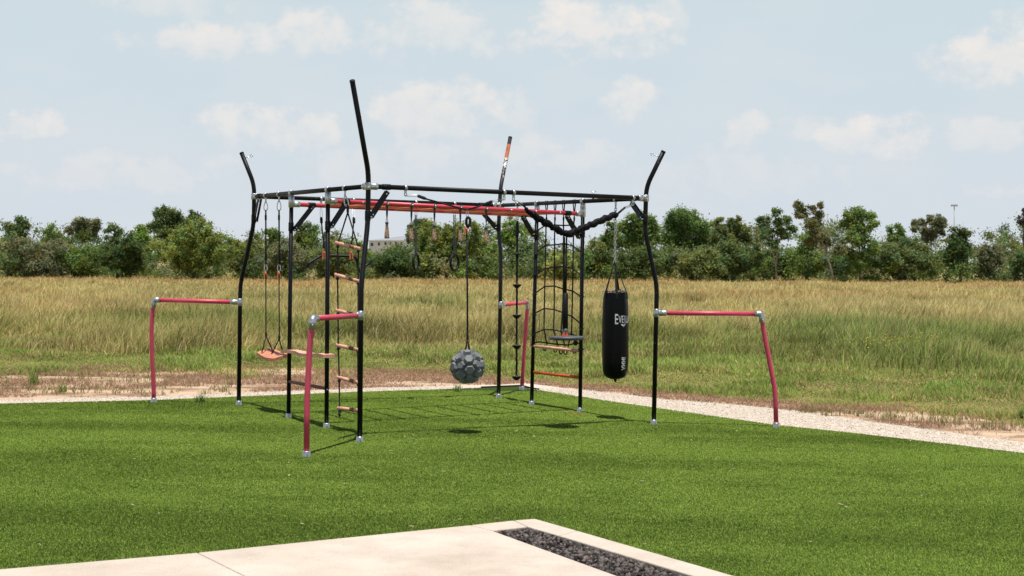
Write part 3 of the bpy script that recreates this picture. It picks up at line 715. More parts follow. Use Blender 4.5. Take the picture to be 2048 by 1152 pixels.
# ------------------------------------------------------------------ hanging gear helpers
def rail_hook(parent, rail, px, drop=.075, col=M_STEEL, rr=RR):
    """band clamp around a rail with an eye below, returns the eye position"""
    p = seg_at(rail[0], rail[1], px); d = (rail[1] - rail[0]).normalized()
    q = MB(); q.lathe(p - d * .014, [(rr + .001, 0), (rr + .0055, .002), (rr + .0055, .026), (rr + .001, .028)], 14, d)
    q.box(p - Vector((0, 0, rr + .016)), d, (0, 0, 1), d.cross(Vector((0, 0, 1))), .024, .03, .010)
    e = p - Vector((0, 0, rr + .038)); q.tube(oval(e, (0, 0, 1), d, .016, .012, 10), .0045, 6, True)
    q.build('rail_bracket', M_GALV, parent); return e - Vector((0, 0, .012))
def carabiner(parent, a, b, w=.022, r=.0045):
    d = (b - a); L = d.length / 2 + .006; d.normalize(); x = d.cross(Vector((0, 1, .1))).normalized()
    n = 16; pts = []
    for i in range(n):
        t = 2 * math.pi * i / n; pts.append((a + b) / 2 + d * math.cos(t) * L + x * math.sin(t) * w * (.75 - .3 * -math.cos(t)))
    MB().tube(pts, r, 6, True).build('carabiner', M_STEEL, parent)
def rope_pts(a, b, n=2): return [a.lerp(b, i / n) for i in range(n + 1)]
def rope(parent, pts, r=.0075, name='rope', m=M_ROPE): return MB().tube(pts, r, 7).build(name, m, parent)
def knot(parent, a, b, r, name='rope_sleeve', m=M_ROPE):
    d = (b - a); L = d.length; d.normalize()
    return MB().lathe(a, [(r * .6, 0), (r, L * .12), (r * .93, L * .35), (r, L * .6), (r * .9, L * .85), (r * .5, L)], 10, d).build(name, m, parent)
def adjuster(parent, c, h=.085, w=.026):
    q = MB(); z = Vector((0, 0, 1)); q.box(c + Vector((-.010, 0, 0)), (1, 0, 0), (0, 1, 0), z, w * .55, w, h); q.box(c + Vector((.012, 0, -.01)), (1, 0, .25), (0, 1, 0), (-.25, 0, 1), w * .4, w * .9, h * .75)
    q.ball(c + Vector((.004, -.012, h * .2)), .012, 8, 5)
    return q.build('rope_adjuster', M_ORANGE, parent)

# --- swing
ra = rails['P1P3']
pA, pB = seg_at(*ra[:2], 531.5), seg_at(*ra[:2], 558)
sw = thing('swing', at(545, 716, (pA.y + pB.y) / 2), 'wooden board swing on two black ropes between the left back post and the step board', 'swing')
Ysw = (pA.y + pB.y) / 2
seatc = at(545, 709, Ysw); sd = (pB - pA); sd.z = 0; sd.normalize(); sp = Vector((0, 0, 1)).cross(sd)
TSW = 1 if proj(seatc - sd * .2)[0] > 545 else -1; TSP = 1 if sp.y > 0 else -1
TSW = -1 if (sd.x > 0) else 1
q = MB(); V = []; Fc = []; N = 14
for i in range(N + 1):
    s_ = -1 + 2 * i / N; wv = .105 * (1 - .28 * abs(s_) ** 3) ; dip = -.012 * (1 - s_ * s_)
    for (a_, b_) in ((-1, -.017), (-1, .017), (1, .017), (1, -.017)): V.append(seatc + sd * s_ * .27 + sp * a_ * wv * (1 + .10 * math.sin(s_ * 3.1)) + Vector((0, 0, b_ + dip + .018 * s_ * TSW + .022 * a_ * TSP)))
for i in range(N):
    for k_ in range(4): k2 = (k_ + 1) % 4; Fc.append((i * 4 + k_, (i + 1) * 4 + k_, (i + 1) * 4 + k2, i * 4 + k2))
Fc += [(0, 1, 2, 3), (N * 4 + 3, N * 4 + 2, N * 4 + 1, N * 4)]
q.add(V, Fc, False); q.build('seat', M_WOOD, sw)
for px, p, jy, lx, rx in ((531.5, pA, 672, 523, 538), (558, pB, 678, 552, 569)):
    Y = p.y; e = rail_hook(sw, ra, px, rr=RR)
    carabiner(sw, e, at(px, 420, Y), .026, .0055)
    x2 = px + (1 if px < 540 else 0)
    knot(sw, at(px, 441, Y), at(px, 428, Y), .012); rope(sw, [at(px, 420, Y), at(px + .3, 530, Y)], .0085)
    knot(sw, at(px + .3, 521, Y), at(px + .3, 505, Y), .014); carabiner(sw, at(px, 528, Y), at(px, 542, Y), .02, .005)
    adjuster(sw, at(px, 550, Y)); rope(sw, [at(px, 545, Y), at(px + .5, jy, Y)], .0065)
    j = at(px + .5, jy, Y); knot(sw, at(px + .5, jy + 2, Y), at(px + .5, jy - 9, Y), .012)
    s_ = 1 if px > 540 else -1
    cs = sd * (-.15 if (proj(seatc - sd * .15)[0] < 545) == (s_ < 0) else .15)
    for w_ in (-1, 1): rope(sw, [j, seatc + cs + sp * .065 * w_ + Vector((0, 0, .015))], .007)

# --- pull-up bar hung from the back rail
rb = rails['P3P4']
p1, p2 = seg_at(*rb[:2], 642), seg_at(*rb[:2], 707)
Yt = (p1.y + p2.y) / 2 - .05
tb = thing('trapeze_bar', at(680, 530, Yt), 'bent black pull-up bar hung by orange clamps behind the rope ladder', 'pull-up bar')
pts = [at(x_, y_, Yt + dy) for x_, y_, dy in ((632, 524.5, .12), (624, 527, .02), (614.5, 533, -.1), (617, 527, -.1), (641, 512.5, 0), (650, 511, 0), (706, 512.5, 0), (713, 517, 0), (716, 534, .05), (719, 545, .1), (727, 535, .15), (743, 523, .2))]
MB().tube(fillet(pts, .03, 4), .0155, 12).build('bar', M_BLACK, tb)
for px, top, p in ((642, 648, p1), (707, 702.5, p2)):
    Y = Yt; e = rail_hook(tb, rb, px)
    carabiner(tb, e, at(px + .6, 438, Y), .016, .0026)
    knot(tb, at(px + 1, 447, Y), at(px + .5, 434, Y), .017); rope(tb, [at(px + .6, 441, Y), at(top, 497, Y)], .008)
    knot(tb, at(top, 497, Y), at(top - .3 * (1 if px < 700 else -1), 481, Y), .014)
    adjuster(tb, at(top, 509, Y), .11, .034)

# --- rope ladder
rl0 = seg_at(*ra[:2], 690); Yl = rl0.y
ld = thing('rope_ladder', at(695, 826, Yl), 'rope ladder with six salmon wooden rungs hanging beside the front left post', 'rope ladder')
e = rail_hook(ld, ra, 690)
carabiner(ld, e + Vector((0, 0, .0)), at(694, 412, Yl), .024, .006); knot(ld, at(695.5, 426, Yl), at(695.5, 410, Yl), .013)
rungs = [((671, 485), (721, 498)), ((670, 549), (719, 563)), ((672, 620), (719, 632)), ((673, 690), (718, 700)), ((675, 754), (718, 766)), ((675, 816), (718, 821))]
for (x1, y1), (x2, y2) in rungs:
    a_, b_ = at(x1, y1, Yl + .04), at(x2, y2, Yl - .04); r_ = MB().cyl(a_, b_, .0175, 12).build('rung', M_SALMON, ld)
    c_ = a_.lerp(b_, .58); dd = (b_ - a_).normalized(); MB().cyl(c_, c_ + dd * .045, .0182, 12).build('grip_band', M_BROWN, r_)
lx = [675.5, 675, 676, 676.5, 678.5, 679]; L = [at(695.5, 425, Yl)] + [at(x_, r_[0][1] + 3, Yl + .03) for x_, r_ in zip(lx, rungs)]
Rr = [at(695.5, 425, Yl)] + [at(x_, r_[1][1] - 2, Yl - .03) for x_, r_ in zip([717, 716, 716.5, 715.5, 716, 716], rungs)]
rope(ld, L + [at(679.5, 829, Yl)], .0075); rope(ld, Rr + [at(716, 828, Yl)], .0075)
for p in L[1:] + Rr[1:]: MB().ball(p - Vector((0, 0, .022)), .016, 8, 6, (1, 1, 1.2)).build('rope_knot', M_ROPE, ld)
MB().tube([at(679, 824, Yl), at(678, 829, Yl), at(680.5, 833, Yl)], [.014, .009, .012], 7).build('rope_end', M_ROPE, ld)

# --- cone grips
cone_lab = ['speckled cone grip hanging nearest the front left post, left of both gym rings', 'speckled cone grip hanging close beside the left gym ring',
            'speckled cone grip hanging midway between the two gym rings', 'speckled cone grip hanging between the right gym ring and the ball rope', 'greyer cone grip hanging in front of the brace of the tall back post']
for i, (px, cb, ct, bx) in enumerate(((774, 477, 444, 773.8), (823, 480.5, 449, 822.5), (869, 481.5, 450, 868.7), (920.5, 483.5, 452.5, 920.8), (972, 485.5, 454, 972.6))):
    p = seg_at(*fr, px); Y = p.y - .0; bot = at(bx, cb, Y); top = at(bx, ct, Y)
    g = thing('cone_grip', bot, cone_lab[i], 'climbing grip', 'cone grips hanging from the front monkey rail')
    hgt = (top - bot).length
    MB().lathe(bot, [(.018, 0), (.0245, .003), (.0255, .012), (.021, hgt * .4), (.0135, hgt * .8), (.0125, hgt * .86)], 16).build('cone', M_CONE, g)
    MB().lathe(bot + Vector((0, 0, hgt * .86)), [(.013, 0), (.0165, .006), (.0175, hgt * .12), (.012, hgt * .14)], 14).build('cone_cap', M_WEB, g)
    d = (fr[1] - fr[0]).normalized()
    MB().lathe(p - d * .016, [(.0236, 0), (.0256, .002), (.0256, .030), (.0236, .032)], 14, d).build('strap_loop', M_WEB, g)
    s_ = MB(); q0 = p - Vector((0, .0, .022)); wv = .011
    s_.add([q0 - d * wv * 1.2, q0 + d * wv * 1.2, q0.lerp(top, .5) + d * wv, top + d * .004 + Vector((0, 0, .02)), top - d * .004 + Vector((0, 0, .02)), q0.lerp(top, .5) - d * wv,
            ] + [v + Vector((0, .006, 0)) for v in (q0 - d * wv * 1.2, q0 + d * wv * 1.2, q0.lerp(top, .5) + d * wv, top + d * .004 + Vector((0, 0, .02)), top - d * .004 + Vector((0, 0, .02)), q0.lerp(top, .5) - d * wv)],
           [(0, 1, 2, 5), (5, 2, 3, 4), (6, 11, 8, 7), (11, 10, 9, 8), (1, 7, 8, 2), (2, 8, 9, 3), (0, 5, 11, 6), (5, 4, 10, 11)], False)
    s_.build('strap', M_WEB, g)
    MB().tube(oval(top + Vector((0, 0, .012)), (0, 0, 1), d, .014, .010, 10), .004, 6, True).build('eye_ring', M_STEEL, g)

# --- gym rings
for px, ty, cy, ry_, rx_, lab in ((832, 428, 524.5, 17.5, 5, 'black gym ring on a grey strap, turned almost edge on, left of the pair'), (909, 428, 525, 14.8, 6.8, 'black gym ring on a grey strap, showing its round opening, nearer the ball rope')):
    p = seg_at(*rb[:2], px); Y = p.y; g = thing('gym_ring', at(px, cy + ry_, Y), lab, 'gym ring', 'gym rings hung from the back rail')
    e = rail_hook(g, rb, px); carabiner(g, e, at(px, 436, Y), .016, .004)
    Rm = 16 * Y / F; ang = math.acos(min(1, rx_ / ry_)); dirx = Vector((math.cos(ang), math.sin(ang), 0))
    c_ = at(px, cy, Y); MB().tube(oval(c_, (0, 0, 1), dirx, Rm, Rm, 28), .0155, 10, True).build('ring', M_RUB, g)
    a_ = at(px, 430, Y); b_ = c_ + Vector((0, 0, Rm + .01)); q = MB(); q.box((a_ + b_) / 2 + Vector((-.008, 0, 0)), (1, 0, 0), (0, 1, 0), b_ - a_, .011, .03, (a_ - b_).length); q.box((a_ + b_) / 2 + Vector((.008, .004, 0)), (1, 0, 0), (0, 1, 0), b_ - a_, .008, .03, (a_ - b_).length)
    q.build('strap', M_WEB, g)

# --- climbing ball
rf = rails['P1P2']
pm_ = seg_at(*rf[:2], 935); Yb = pm_.y
bl = thing('climbing_ball', at(935, 768, Yb), 'grey faceted rubber climbing ball hanging on a long black rope', 'climbing ball')
def v_side(px, x1, y1, x2, y2, x3, y3, parent):
    e = rail_hook(parent, rf, px); Y = seg_at(*rf[:2], px).y
    a_ = at(x1, y1, Y); b_ = at(x2, y2, Y); carabiner(parent, e, a_, .012, .0028); knot(parent, a_, b_, .016); return b_
kl = v_side(811, 835, 391.5, 853, 398, 0, 0, bl); kr = v_side(1008, 985, 402.5, 966, 410, 0, 0, bl)
vb = at(934, 420, Yb); rope(bl, [kl, vb, ], .0085); rope(bl, [kr, vb], .0085)
carabiner(bl, vb, at(935, 435, Yb), .013, .004)
MB().tube(fillet([at(933, 450, Yb), at(932.5, 440, Yb), at(935, 434, Yb), at(940, 437, Yb), at(940.5, 446, Yb), at(935, 456, Yb)], .03), .013, 8).build('rope_loop', M_ROPE, bl)
adjuster(bl, at(932, 461, Yb), .075, .026)
rope(bl, [at(933.5, 445, Yb), at(934.5, 560, Yb), at(935, 668, Yb)], .0085)
knot(bl, at(935, 680, Yb), at(935, 662, Yb), .012)
cb_ = at(935, 733, Yb); RB = 33.5 * Yb / F
for x_ in (931, 939): rope(bl, [at(935, 675, Yb), at(x_, 702, Yb - .02)], .008)
MB().lathe(at(938.5, 703.5, Yb - .03), [(.018, 0), (.02, .006), (.012, .012)], 12).build('rope_grommet', M_RUB, bl)
import bmesh
def goldberg(center, R):
    bm = bmesh.new(); bmesh.ops.create_icosphere(bm, subdivisions=1, radius=1)
    vs = [v.co.copy() for v in bm.verts]; fs = [[v.index for v in f.verts] for f in bm.faces]; es = [(e.verts[0].index, e.verts[1].index) for e in bm.edges]; bm.free()
    # truncated icosahedron: points at thirds of the edges
    nb = {}
    for a, b in es: nb.setdefault(a, []).append(b); nb.setdefault(b, []).append(a)
    T = lambda a, b: (vs[a] * 2 + vs[b]) / 3
    polys = []
    for a in range(len(vs)): polys.append([T(a, b) for b in nb[a]])
    for f in fs:
        L = []
        for i in range(3): a, b = f[i], f[(i + 1) % 3]; L += [T(a, b), T(b, a)]
        polys.append(L)
    rot = Matrix.Rotation(.35, 3, 'X') @ Matrix.Rotation(.5, 3, 'Z'); q = MB()
    for L in polys:
        c = sum(L, Vector()) / len(L); n = c.normalized(); x, y = frame_of(n)
        L = sorted(L, key=lambda p: math.atan2((p - c).dot(y), (p - c).dot(x)))
        base = [p.normalized() * .83 for p in L]; top = [n * 1.03 + (p.normalized() - n * (p.normalized().dot(n))) * .62 for p in L]
        k = len(L); V = [center + rot @ (p * R) for p in base + top]; F_ = []
        for i in range(k): j = (i + 1) % k; F_.append((i, j, k + j, k + i))
        F_.append(tuple(k + i for i in range(k))); q.add(V, F_, False)
    return q
bo = goldberg(cb_, RB).build('ball', M_BALL, bl)

# --- peg rope with foot discs
rr_ = rails['P4P2']
pq = seg_at(*rr_[:2], 1034.5); Yp = pq.y
pr = thing('disc_rope', at(1033, 760, Yp), 'black climbing rope with five round foot discs in front of the far red handrail', 'climbing rope')
e = rail_hook(pr, rr_, 1035); carabiner(pr, e, at(1034.6, 446, Yp), .018, .004)
knot(pr, at(1034.5, 476, Yp), at(1034.5, 442, Yp), .021)
pts = [at(1034.5 - 1.5 * t, 446 + (752 - 446) * t, Yp) for t in [i / 60 for i in range(61)]]
rope(pr, [p + Vector((.002 * math.sin(i * 2.1), 0, 0)) for i, p in enumerate(pts)], .0125)
for i, (x_, y_, hw) in enumerate(((1034.5, 508, 8.5), (1034, 571, 9), (1033.5, 632, 9.2), (1033.5, 693, 9.2), (1033, 755, 9.2))):
    c_ = at(x_, y_, Yp); R_ = hw * Yp / F
    MB().lathe(c_ - Vector((0, 0, .022)), [(.012, -.012), (.017, -.010), (R_ * .55, 0), (R_ * .9, .018), (R_, .030), (R_ * .98, .036), (.016, .038), (.016, .05)] if i else [(.016, -.03), (.018, .012), (R_, .018), (R_, .027), (.018, .032), (.016, .05)], 20).build('foot_disc', M_RUB, pr)

# --- cargo net
A3, A4 = IN['I3'], IN['I4']
def net(px, py):
    xa = proj(A3[0].lerp(A3[1], (810 - py) / (810 - 411)))[0]; xb = proj(A4[0].lerp(A4[1], (824 - py) / (824 - 404)))[0]
    t = (px - xa) / (xb - xa); return at(px, py, A3[0].y + (A4[0].y - A3[0].y) * t)
cn = thing('cargo_net', net(1115, 695), 'black rope climbing net strung between the two right inner posts', 'cargo net')
vert = [[(1093, 434), (1092, 450), (1091.5, 490), (1090.5, 537), (1089.5, 573), (1088.7, 617), (1088, 659), (1094, 689)],
        [(1110, 434), (1109.5, 450), (1109, 490), (1108.7, 534.5), (1108.6, 572), (1108.5, 619), (1107, 659.5), (1116, 691)],
        [(1127, 434), (1127, 451), (1127, 487), (1127, 533.5), (1126.5, 578), (1125, 625), (1122, 663), (1130, 692)],
        [(1148.5, 434), (1147.5, 450), (1146.5, 492), (1146, 537), (1145, 582), (1144, 633), (1143, 669), (1136, 693)]]
for vt in vert: MB().tube([net(*p) for p in vt], .0082, 7).build('upright_rope', M_ROPE, cn)
sides = [((1078, 459), (1158, 461)), ((1075, 502), (1163, 505)), ((1073, 549), (1163, 551)), ((1071, 586), (1162, 593)), ((1070, 626), (1161, 647)), ((1068, 667), (1160, 674))]
for i, (l_, r_) in enumerate(sides):
    row = [l_] + [vert[k][i + 1] for k in range(4)] + [r_]; P_ = [net(*p) for p in row]
    nh = MB(); nh.tube(P_, .0082, 7); nh.tube([P_[0], P_[1] + Vector((-.01, 0, -.006))], .0075, 7); nh.tube([P_[-2], P_[-1]], .0078, 7)
    cro = nh.build('cross_rope', M_ROPE, cn)
    for p in P_[1:-1]: MB().ball(p, .0135, 8, 6).build('knot', M_ROPE, cro)
for i, (l_, r_) in enumerate(sides):
    for n, p in (('I3', l_), ('I4', r_)):
        c_ = on_post([IN[n][0], IN[n][1]], p[1]); MB().tube(oval(c_, (1, 0, 0), (0, 1, .1), .0255, .0255, 12), .0055, 6, True).build('tie_loop', M_ROPE, cn)
for k, px in enumerate((1093, 1110, 1127, 1148.5)):
    p = seg_at(*rr_[:2], px); d = (rr_[1] - rr_[0]).normalized(); j = net(px, 434); tp_ = MB()
    for o_ in (-.02, .02):
        tp_.tube([j, p + d * o_ * 1.3 + Vector((0, -.024, -.01)), p + d * o_ * .8 + Vector((0, -.012, .024)), p + d * o_ * .5 + Vector((0, .018, .02)), p + d * o_ + Vector((0, .02, -.02)), j], .0058, 6)
    tp_.ball(j - Vector((0, 0, .02)), .014, 8, 6, (.8, .8, 2.2)); tp_.build('rail_loop', M_ROPE, cn)
bt = MB(); bp_ = [(1064, 686), (1080, 684), (1094, 686), (1116, 689), (1130, 690), (1137, 690), (1150, 687), (1164, 686)]
bt.tube([net(*p) + Vector((0, .012, 0)) for p in bp_], .0085, 7)
for (x1, y1), dpt in (((1089, 694), 9), ((1111, 697), 9), ((1122, 699), 11), ((1131, 700), 11), ((1149, 700), 8)):
    bt.tube(oval(net(x1, y1 + dpt * .4) + Vector((0, .035, 0)), (0, 0, 1), (1, .3, 0), dpt * .5 * 15 / F, .018, 10), .0075, 6, True)
for y_ in (686, 690, 694, 700): bt.tube(oval(on_post([IN['I4'][0], IN['I4'][1]], y_), (1, 0, 0), (0, 1, .1), .028, .028, 12), .0075, 6, True)
for y_ in (688, 691): bt.tube(oval(on_post([IN['I3'][0], IN['I3'][1]], y_), (1, 0, 0), (0, 1, .1), .027, .027, 12), .007, 6, True)
bt.ball(net(1151, 686), .03, 8, 6); bt.build('bottom_rope', M_ROPE, cn)

# --- disc swing hung on a shock cord
Yd = seg_at(*rf[:2], 1131).y
ds = thing('disc_swing', at(1133, 680, Yd), 'round grey disc swing on a padded stem under a sleeved shock cord', 'disc swing')
e1 = rail_hook(ds, rf, 1027); e2 = rail_hook(ds, rf, 1266)
carabiner(ds, e1, at(1048, 412, Yd - .05), .013, .0035)
q = MB(); cp = fillet([at(1045, 410, seg_at(*rf[:2], 1045).y), at(1062, 428, seg_at(*rf[:2], 1062).y), at(1133, 470, Yd), at(1236, 427, seg_at(*rf[:2], 1236).y)], .05, 8)
dense = []
for a_, b_ in zip(cp, cp[1:]):
    n = max(1, int((b_ - a_).length / .008)); dense += [a_.lerp(b_, i / n) for i in range(n)]
dense.append(cp[-1]); n = len(dense); rad = []
for i in range(n):
    t = i / n; base = .0235 * float(sstep(.0, .10, t)) * float(sstep(1.0, .965, t)) + .009
    base *= 1 + (.07 * math.sin(i * 1.3) + .10 * math.sin(i * .37 + 1) + .15 * rnd.uniform(-1, 1)) * (1 if t < .62 else .5); rad.append(base if t > .04 else .010)
q.tube([p + Vector((0, 0, .006 * math.sin(i * .53))) for i, p in enumerate(dense)], rad, 14); q.build('shock_cord', M_FAB, ds)
rope(ds, [dense[-1], at(1250, 415, seg_at(*rf[:2], 1250).y)], .011); carabiner(ds, e2, at(1248, 416, seg_at(*rf[:2], 1250).y), .009, .004)
for x_ in (1127.8, 1132.2): rope(ds, [at(x_ + 1, 474, Yd), at(x_ + (.9 if x_ < 1130 else -.4), 588, Yd)], .0085)
MB().lathe(at(1130.5, 658.5, Yd), [(.022, 0), (.0285, .004), (.0285, (658.5 - 586) * Yd / F - .004), (.02, (658.5 - 586) * Yd / F)], 18).build('foam_sleeve', M_RUB, ds)
dc = at(1133.5, 676, Yd); RD = 35.5 * Yd / F
MB().lathe(dc - Vector((0, 0, .018)), [(RD * .82, 0), (RD * .96, .004), (RD, .014), (RD, .026), (RD * .97, .034), (RD * .6, .037), (.03, .04)], 36).build('disc_seat', M_DISC, ds)
MB().lathe(at(1131, 672.5, Yd), [(.036, 0), (.038, .012), (.030, .055), (.029, .075)], 18).build('stem_socket', M_DISC, ds)
qq = MB(); c_ = at(1130.5, 672, Yd - .035); qq.add([c_ + Vector((-.033, -.004, 0)), c_ + Vector((.033, -.004, 0)), c_ + Vector((.02, .004, .035)), c_ + Vector((.0, .006, .045)), c_ + Vector((-.02, .004, .035))] + [c_ + Vector((-.033, .03, 0)), c_ + Vector((.033, .03, 0)), c_ + Vector((.02, .03, .035)), c_ + Vector((0, .03, .045)), c_ + Vector((-.02, .03, .035))],
      [(0, 1, 2, 3, 4), (9, 8, 7, 6, 5), (0, 5, 6, 1), (1, 6, 7, 2), (2, 7, 8, 3), (3, 8, 9, 4), (4, 9, 5, 0)], False); qq.build('orange_cap', M_BRIGHT, ds)

# --- punching bag
Yk = seg_at(*rr_[:2], 1231).y; PXM = Yk / F
bg = thing('punching_bag', at(1230.5, 758, Yk), 'tall black vinyl punching bag with white lettering hanging on a chain', 'punching bag')
e = rail_hook(bg, rr_, 1231.5)
ax0 = at(1230.5, 758, Yk); top_ = at(1230, 584, Yk)
prof = [(8, 0), (17, 3), (22.5, 8), (25.3, 17), (26.4, 40), (26.6, 80), (26.2, 120), (25.4, 150), (24.4, 162), (22.6, 170), (22.2, 173), (21, 173)]
body = MB().lathe(ax0, [(r * PXM, h * PXM) for r, h in prof], 40)
for i, p in enumerate(body.v):       # slack folds near the top, slight lean
    hh = (p.z - ax0.z) / PXM; a_ = math.atan2(p.y - ax0.y, p.x - ax0.x)
    k = max(0, (hh - 120) / 55); rr2 = 1 + .035 * k * math.sin(a_ * 7 + 1.3) + .02 * k * math.sin(a_ * 3)
    p.x = ax0.x + (p.x - ax0.x) * rr2; p.y = ax0.y + (p.y - ax0.y) * rr2
body.build('body', M_VINYL, bg)
MB().lathe(ax0 + Vector((0, 0, -.022)), [(.006, -.012), (.012, .0), (.02, .022)], 8).build('bottom_tag', M_RUB, bg)
q = MB(); tz_ = ax0 + Vector((0, 0, 174 * PXM))
for _ in range(110):
    a_ = rnd.uniform(0, 6.28); r_ = 20 * PXM * math.sqrt(rnd.random()); c_ = tz_ + Vector((math.cos(a_) * r_, math.sin(a_) * r_, rnd.uniform(-.008, .012)))
    q.box(c_, (rnd.gauss(0, 1), rnd.gauss(0, 1), rnd.gauss(0, .4)), (0, .1, 1), (1, .3, .1), .05, .008, .014)
q.build('stuffing', M_STUFF, bg)
hub = at(1229.3, 524, Yk)
for a_ in (-2.62, -1.52, -.35, 1.2):
    ed = ax0 + Vector((math.cos(a_) * 22.5 * PXM, math.sin(a_) * 22.5 * PXM, 170 * PXM)); s_ = MB(); dv = (hub - ed); sdv = Vector((-math.sin(a_), math.cos(a_), 0)); ot = Vector((math.cos(a_), math.sin(a_), .2)).normalized()
    w0, w1 = .014, .006; dn = ed - Vector((0, 0, .05)) + ot * .012
    prs = [(dn, w0), (ed + ot * .008, w0), (hub, w1)]; V = []
    for p, w in prs: V += [p - sdv * w, p + sdv * w, p + sdv * w + ot * .005, p - sdv * w + ot * .005]
    Fc = []
    for i in range(2):
        for k in range(4): k2 = (k + 1) % 4; Fc.append((i * 4 + k, (i + 1) * 4 + k, (i + 1) * 4 + k2, i * 4 + k2))
    s_.add(V, Fc + [(0, 1, 2, 3), (8, 11, 10, 9)], False); s_.build('strap', M_WEB if False else M_RUB, bg)
q = MB(); c0_, c1_ = e, hub + Vector((0, 0, .0)); n = int((c0_ - c1_).length / .030)
for i in range(n + 1):
    c_ = c0_.lerp(c1_, i / n); x_ = Vector((1, .3, 0)) if i % 2 else Vector((-.3, 1, 0)); q.tube(oval(c_, (0, 0, 1), x_, .0215, .012, 10), .0045, 6, True)
q.build('chain', M_STEEL, bg)
def text_mesh(txt, off=.012):
    cu = bpy.data.curves.new('t', 'FONT'); cu.body = txt; cu.offset = off; cu.resolution_u = 3; ob = bpy.data.objects.new('t', cu); COL.objects.link(ob)
    bpy.context.view_layer.update(); dg = bpy.context.evaluated_depsgraph_get(); me = bpy.data.meshes.new_from_object(ob.evaluated_get(dg))
    V = np.array([v.co[:2] for v in me.vertices]); Fs = [tuple(p.vertices) for p in me.polygons]
    bpy.data.objects.remove(ob); bpy.data.curves.remove(cu); bpy.data.meshes.remove(me); return V, Fs
def bag_r(hpx):
    return np.interp(hpx, [h for r, h in prof], [r for r, h in prof])
def wrap(V2, Fs, q):  # V2 in arc pixels: s (from the bag's middle, rightwards), y pixel height above bag bottom
    out = []
    for s_, h_ in V2:
        R_ = bag_r(h_) + .45; a_ = -math.pi / 2 + s_ / 26.4; k = max(0, (h_ - 120) / 55)
        out.append(ax0 + Vector((math.cos(a_) * R_ * PXM, math.sin(a_) * R_ * PXM, h_ * PXM)))
    q.add(out, Fs, False)
lt = MB()
V, Fs = text_mesh('VERLAST', .008); V -= V.min(0); V /= V.max(0); V[:, 0] = 4.6 + V[:, 0] * 41; V[:, 1] = 758 - 645 + V[:, 1] * 15; wrap(V, Fs, lt)
V, Fs = text_mesh('E', .012); V -= V.min(0); V /= V.max(0); V[:, 0] = -2.4 + V[:, 0] * 6.2; V[:, 1] = 758 - 647 + V[:, 1] * 20; wrap(V, Fs, lt); lt.build('lettering', M_WHITE, bg); lt = MB()
V, Fs = text_mesh('IMMA', .02); V -= V.min(0); V /= V.max(0)
W = np.stack([11.2 + V[:, 1] * 9.5, 758 - 713 - V[:, 0] * 26], 1); wrap(W, [tuple(reversed(f)) for f in Fs], lt)
lt.build('lettering', M_WHITE, bg)
em = MB(); sh = np.array([(9.0, 111.2), (14.5, 109.6), (19.5, 112.2), (22, 111.2), (16.0, 105.4), (12.6, 107.6), (17, 109.4)]); wrap(sh, [(0, 6, 1), (0, 5, 6), (5, 4, 6), (6, 4, 3), (6, 3, 2), (6, 2, 1)], em); em.build('emblem', M_WHITE, bg)

# ------------------------------------------------------------------ trees
def leaf_cloud(C, R, per, size, colr, flat=.75, spread=.45):
    """C cluster centres (n,3), R radii; returns verts, cols"""
    n = len(C); idx = np.repeat(np.arange(n), per); N = len(idx)
    d = RNG.normal(0, 1, (N, 3)); d /= np.linalg.norm(d, axis=1)[:, None]
    rad = R[idx] * np.clip(np.abs(RNG.normal(.62, .45, N)), .05, 1.5); P = C[idx] + d * rad[:, None] * np.array([1, 1, flat])
    nrm = d * .5 + RNG.normal(0, .8, (N, 3)) + np.array([0, 0, .55]); nrm /= np.linalg.norm(nrm, axis=1)[:, None]
    t = RNG.normal(0, 1, (N, 3)); t -= nrm * (t * nrm).sum(1)[:, None]; t /= np.linalg.norm(t, axis=1)[:, None]; b = np.cross(nrm, t)
    s = size * RNG.uniform(.55, 1.3, N)[:, None]
    V = np.stack([P - t * s, P - b * s * .55, P + t * s, P + b * s * .55], 1)
    base = np.asarray(colr)[None]; cl = RNG.uniform(.85, 1.5, (n, 1))[idx] * RNG.uniform(.75, 1.6, (N, 1))
    hue = RNG.normal(0, .10, (n, 1))[idx]
    col = base * cl * np.concatenate([1 + hue, np.ones((N, 1)), 1 - hue], 1)
    return V, np.repeat(col, 4, 0).reshape(-1, 3)
def leaves_obj(name, V, col, parent, org):
    N = len(V); V = V.reshape(-1, 3) - np.asarray(org)[None]
    return raw_mesh(name, V, np.arange(N * 4), np.arange(N) * 4, M_LEAF, np.clip(col, 0, 1), parent)
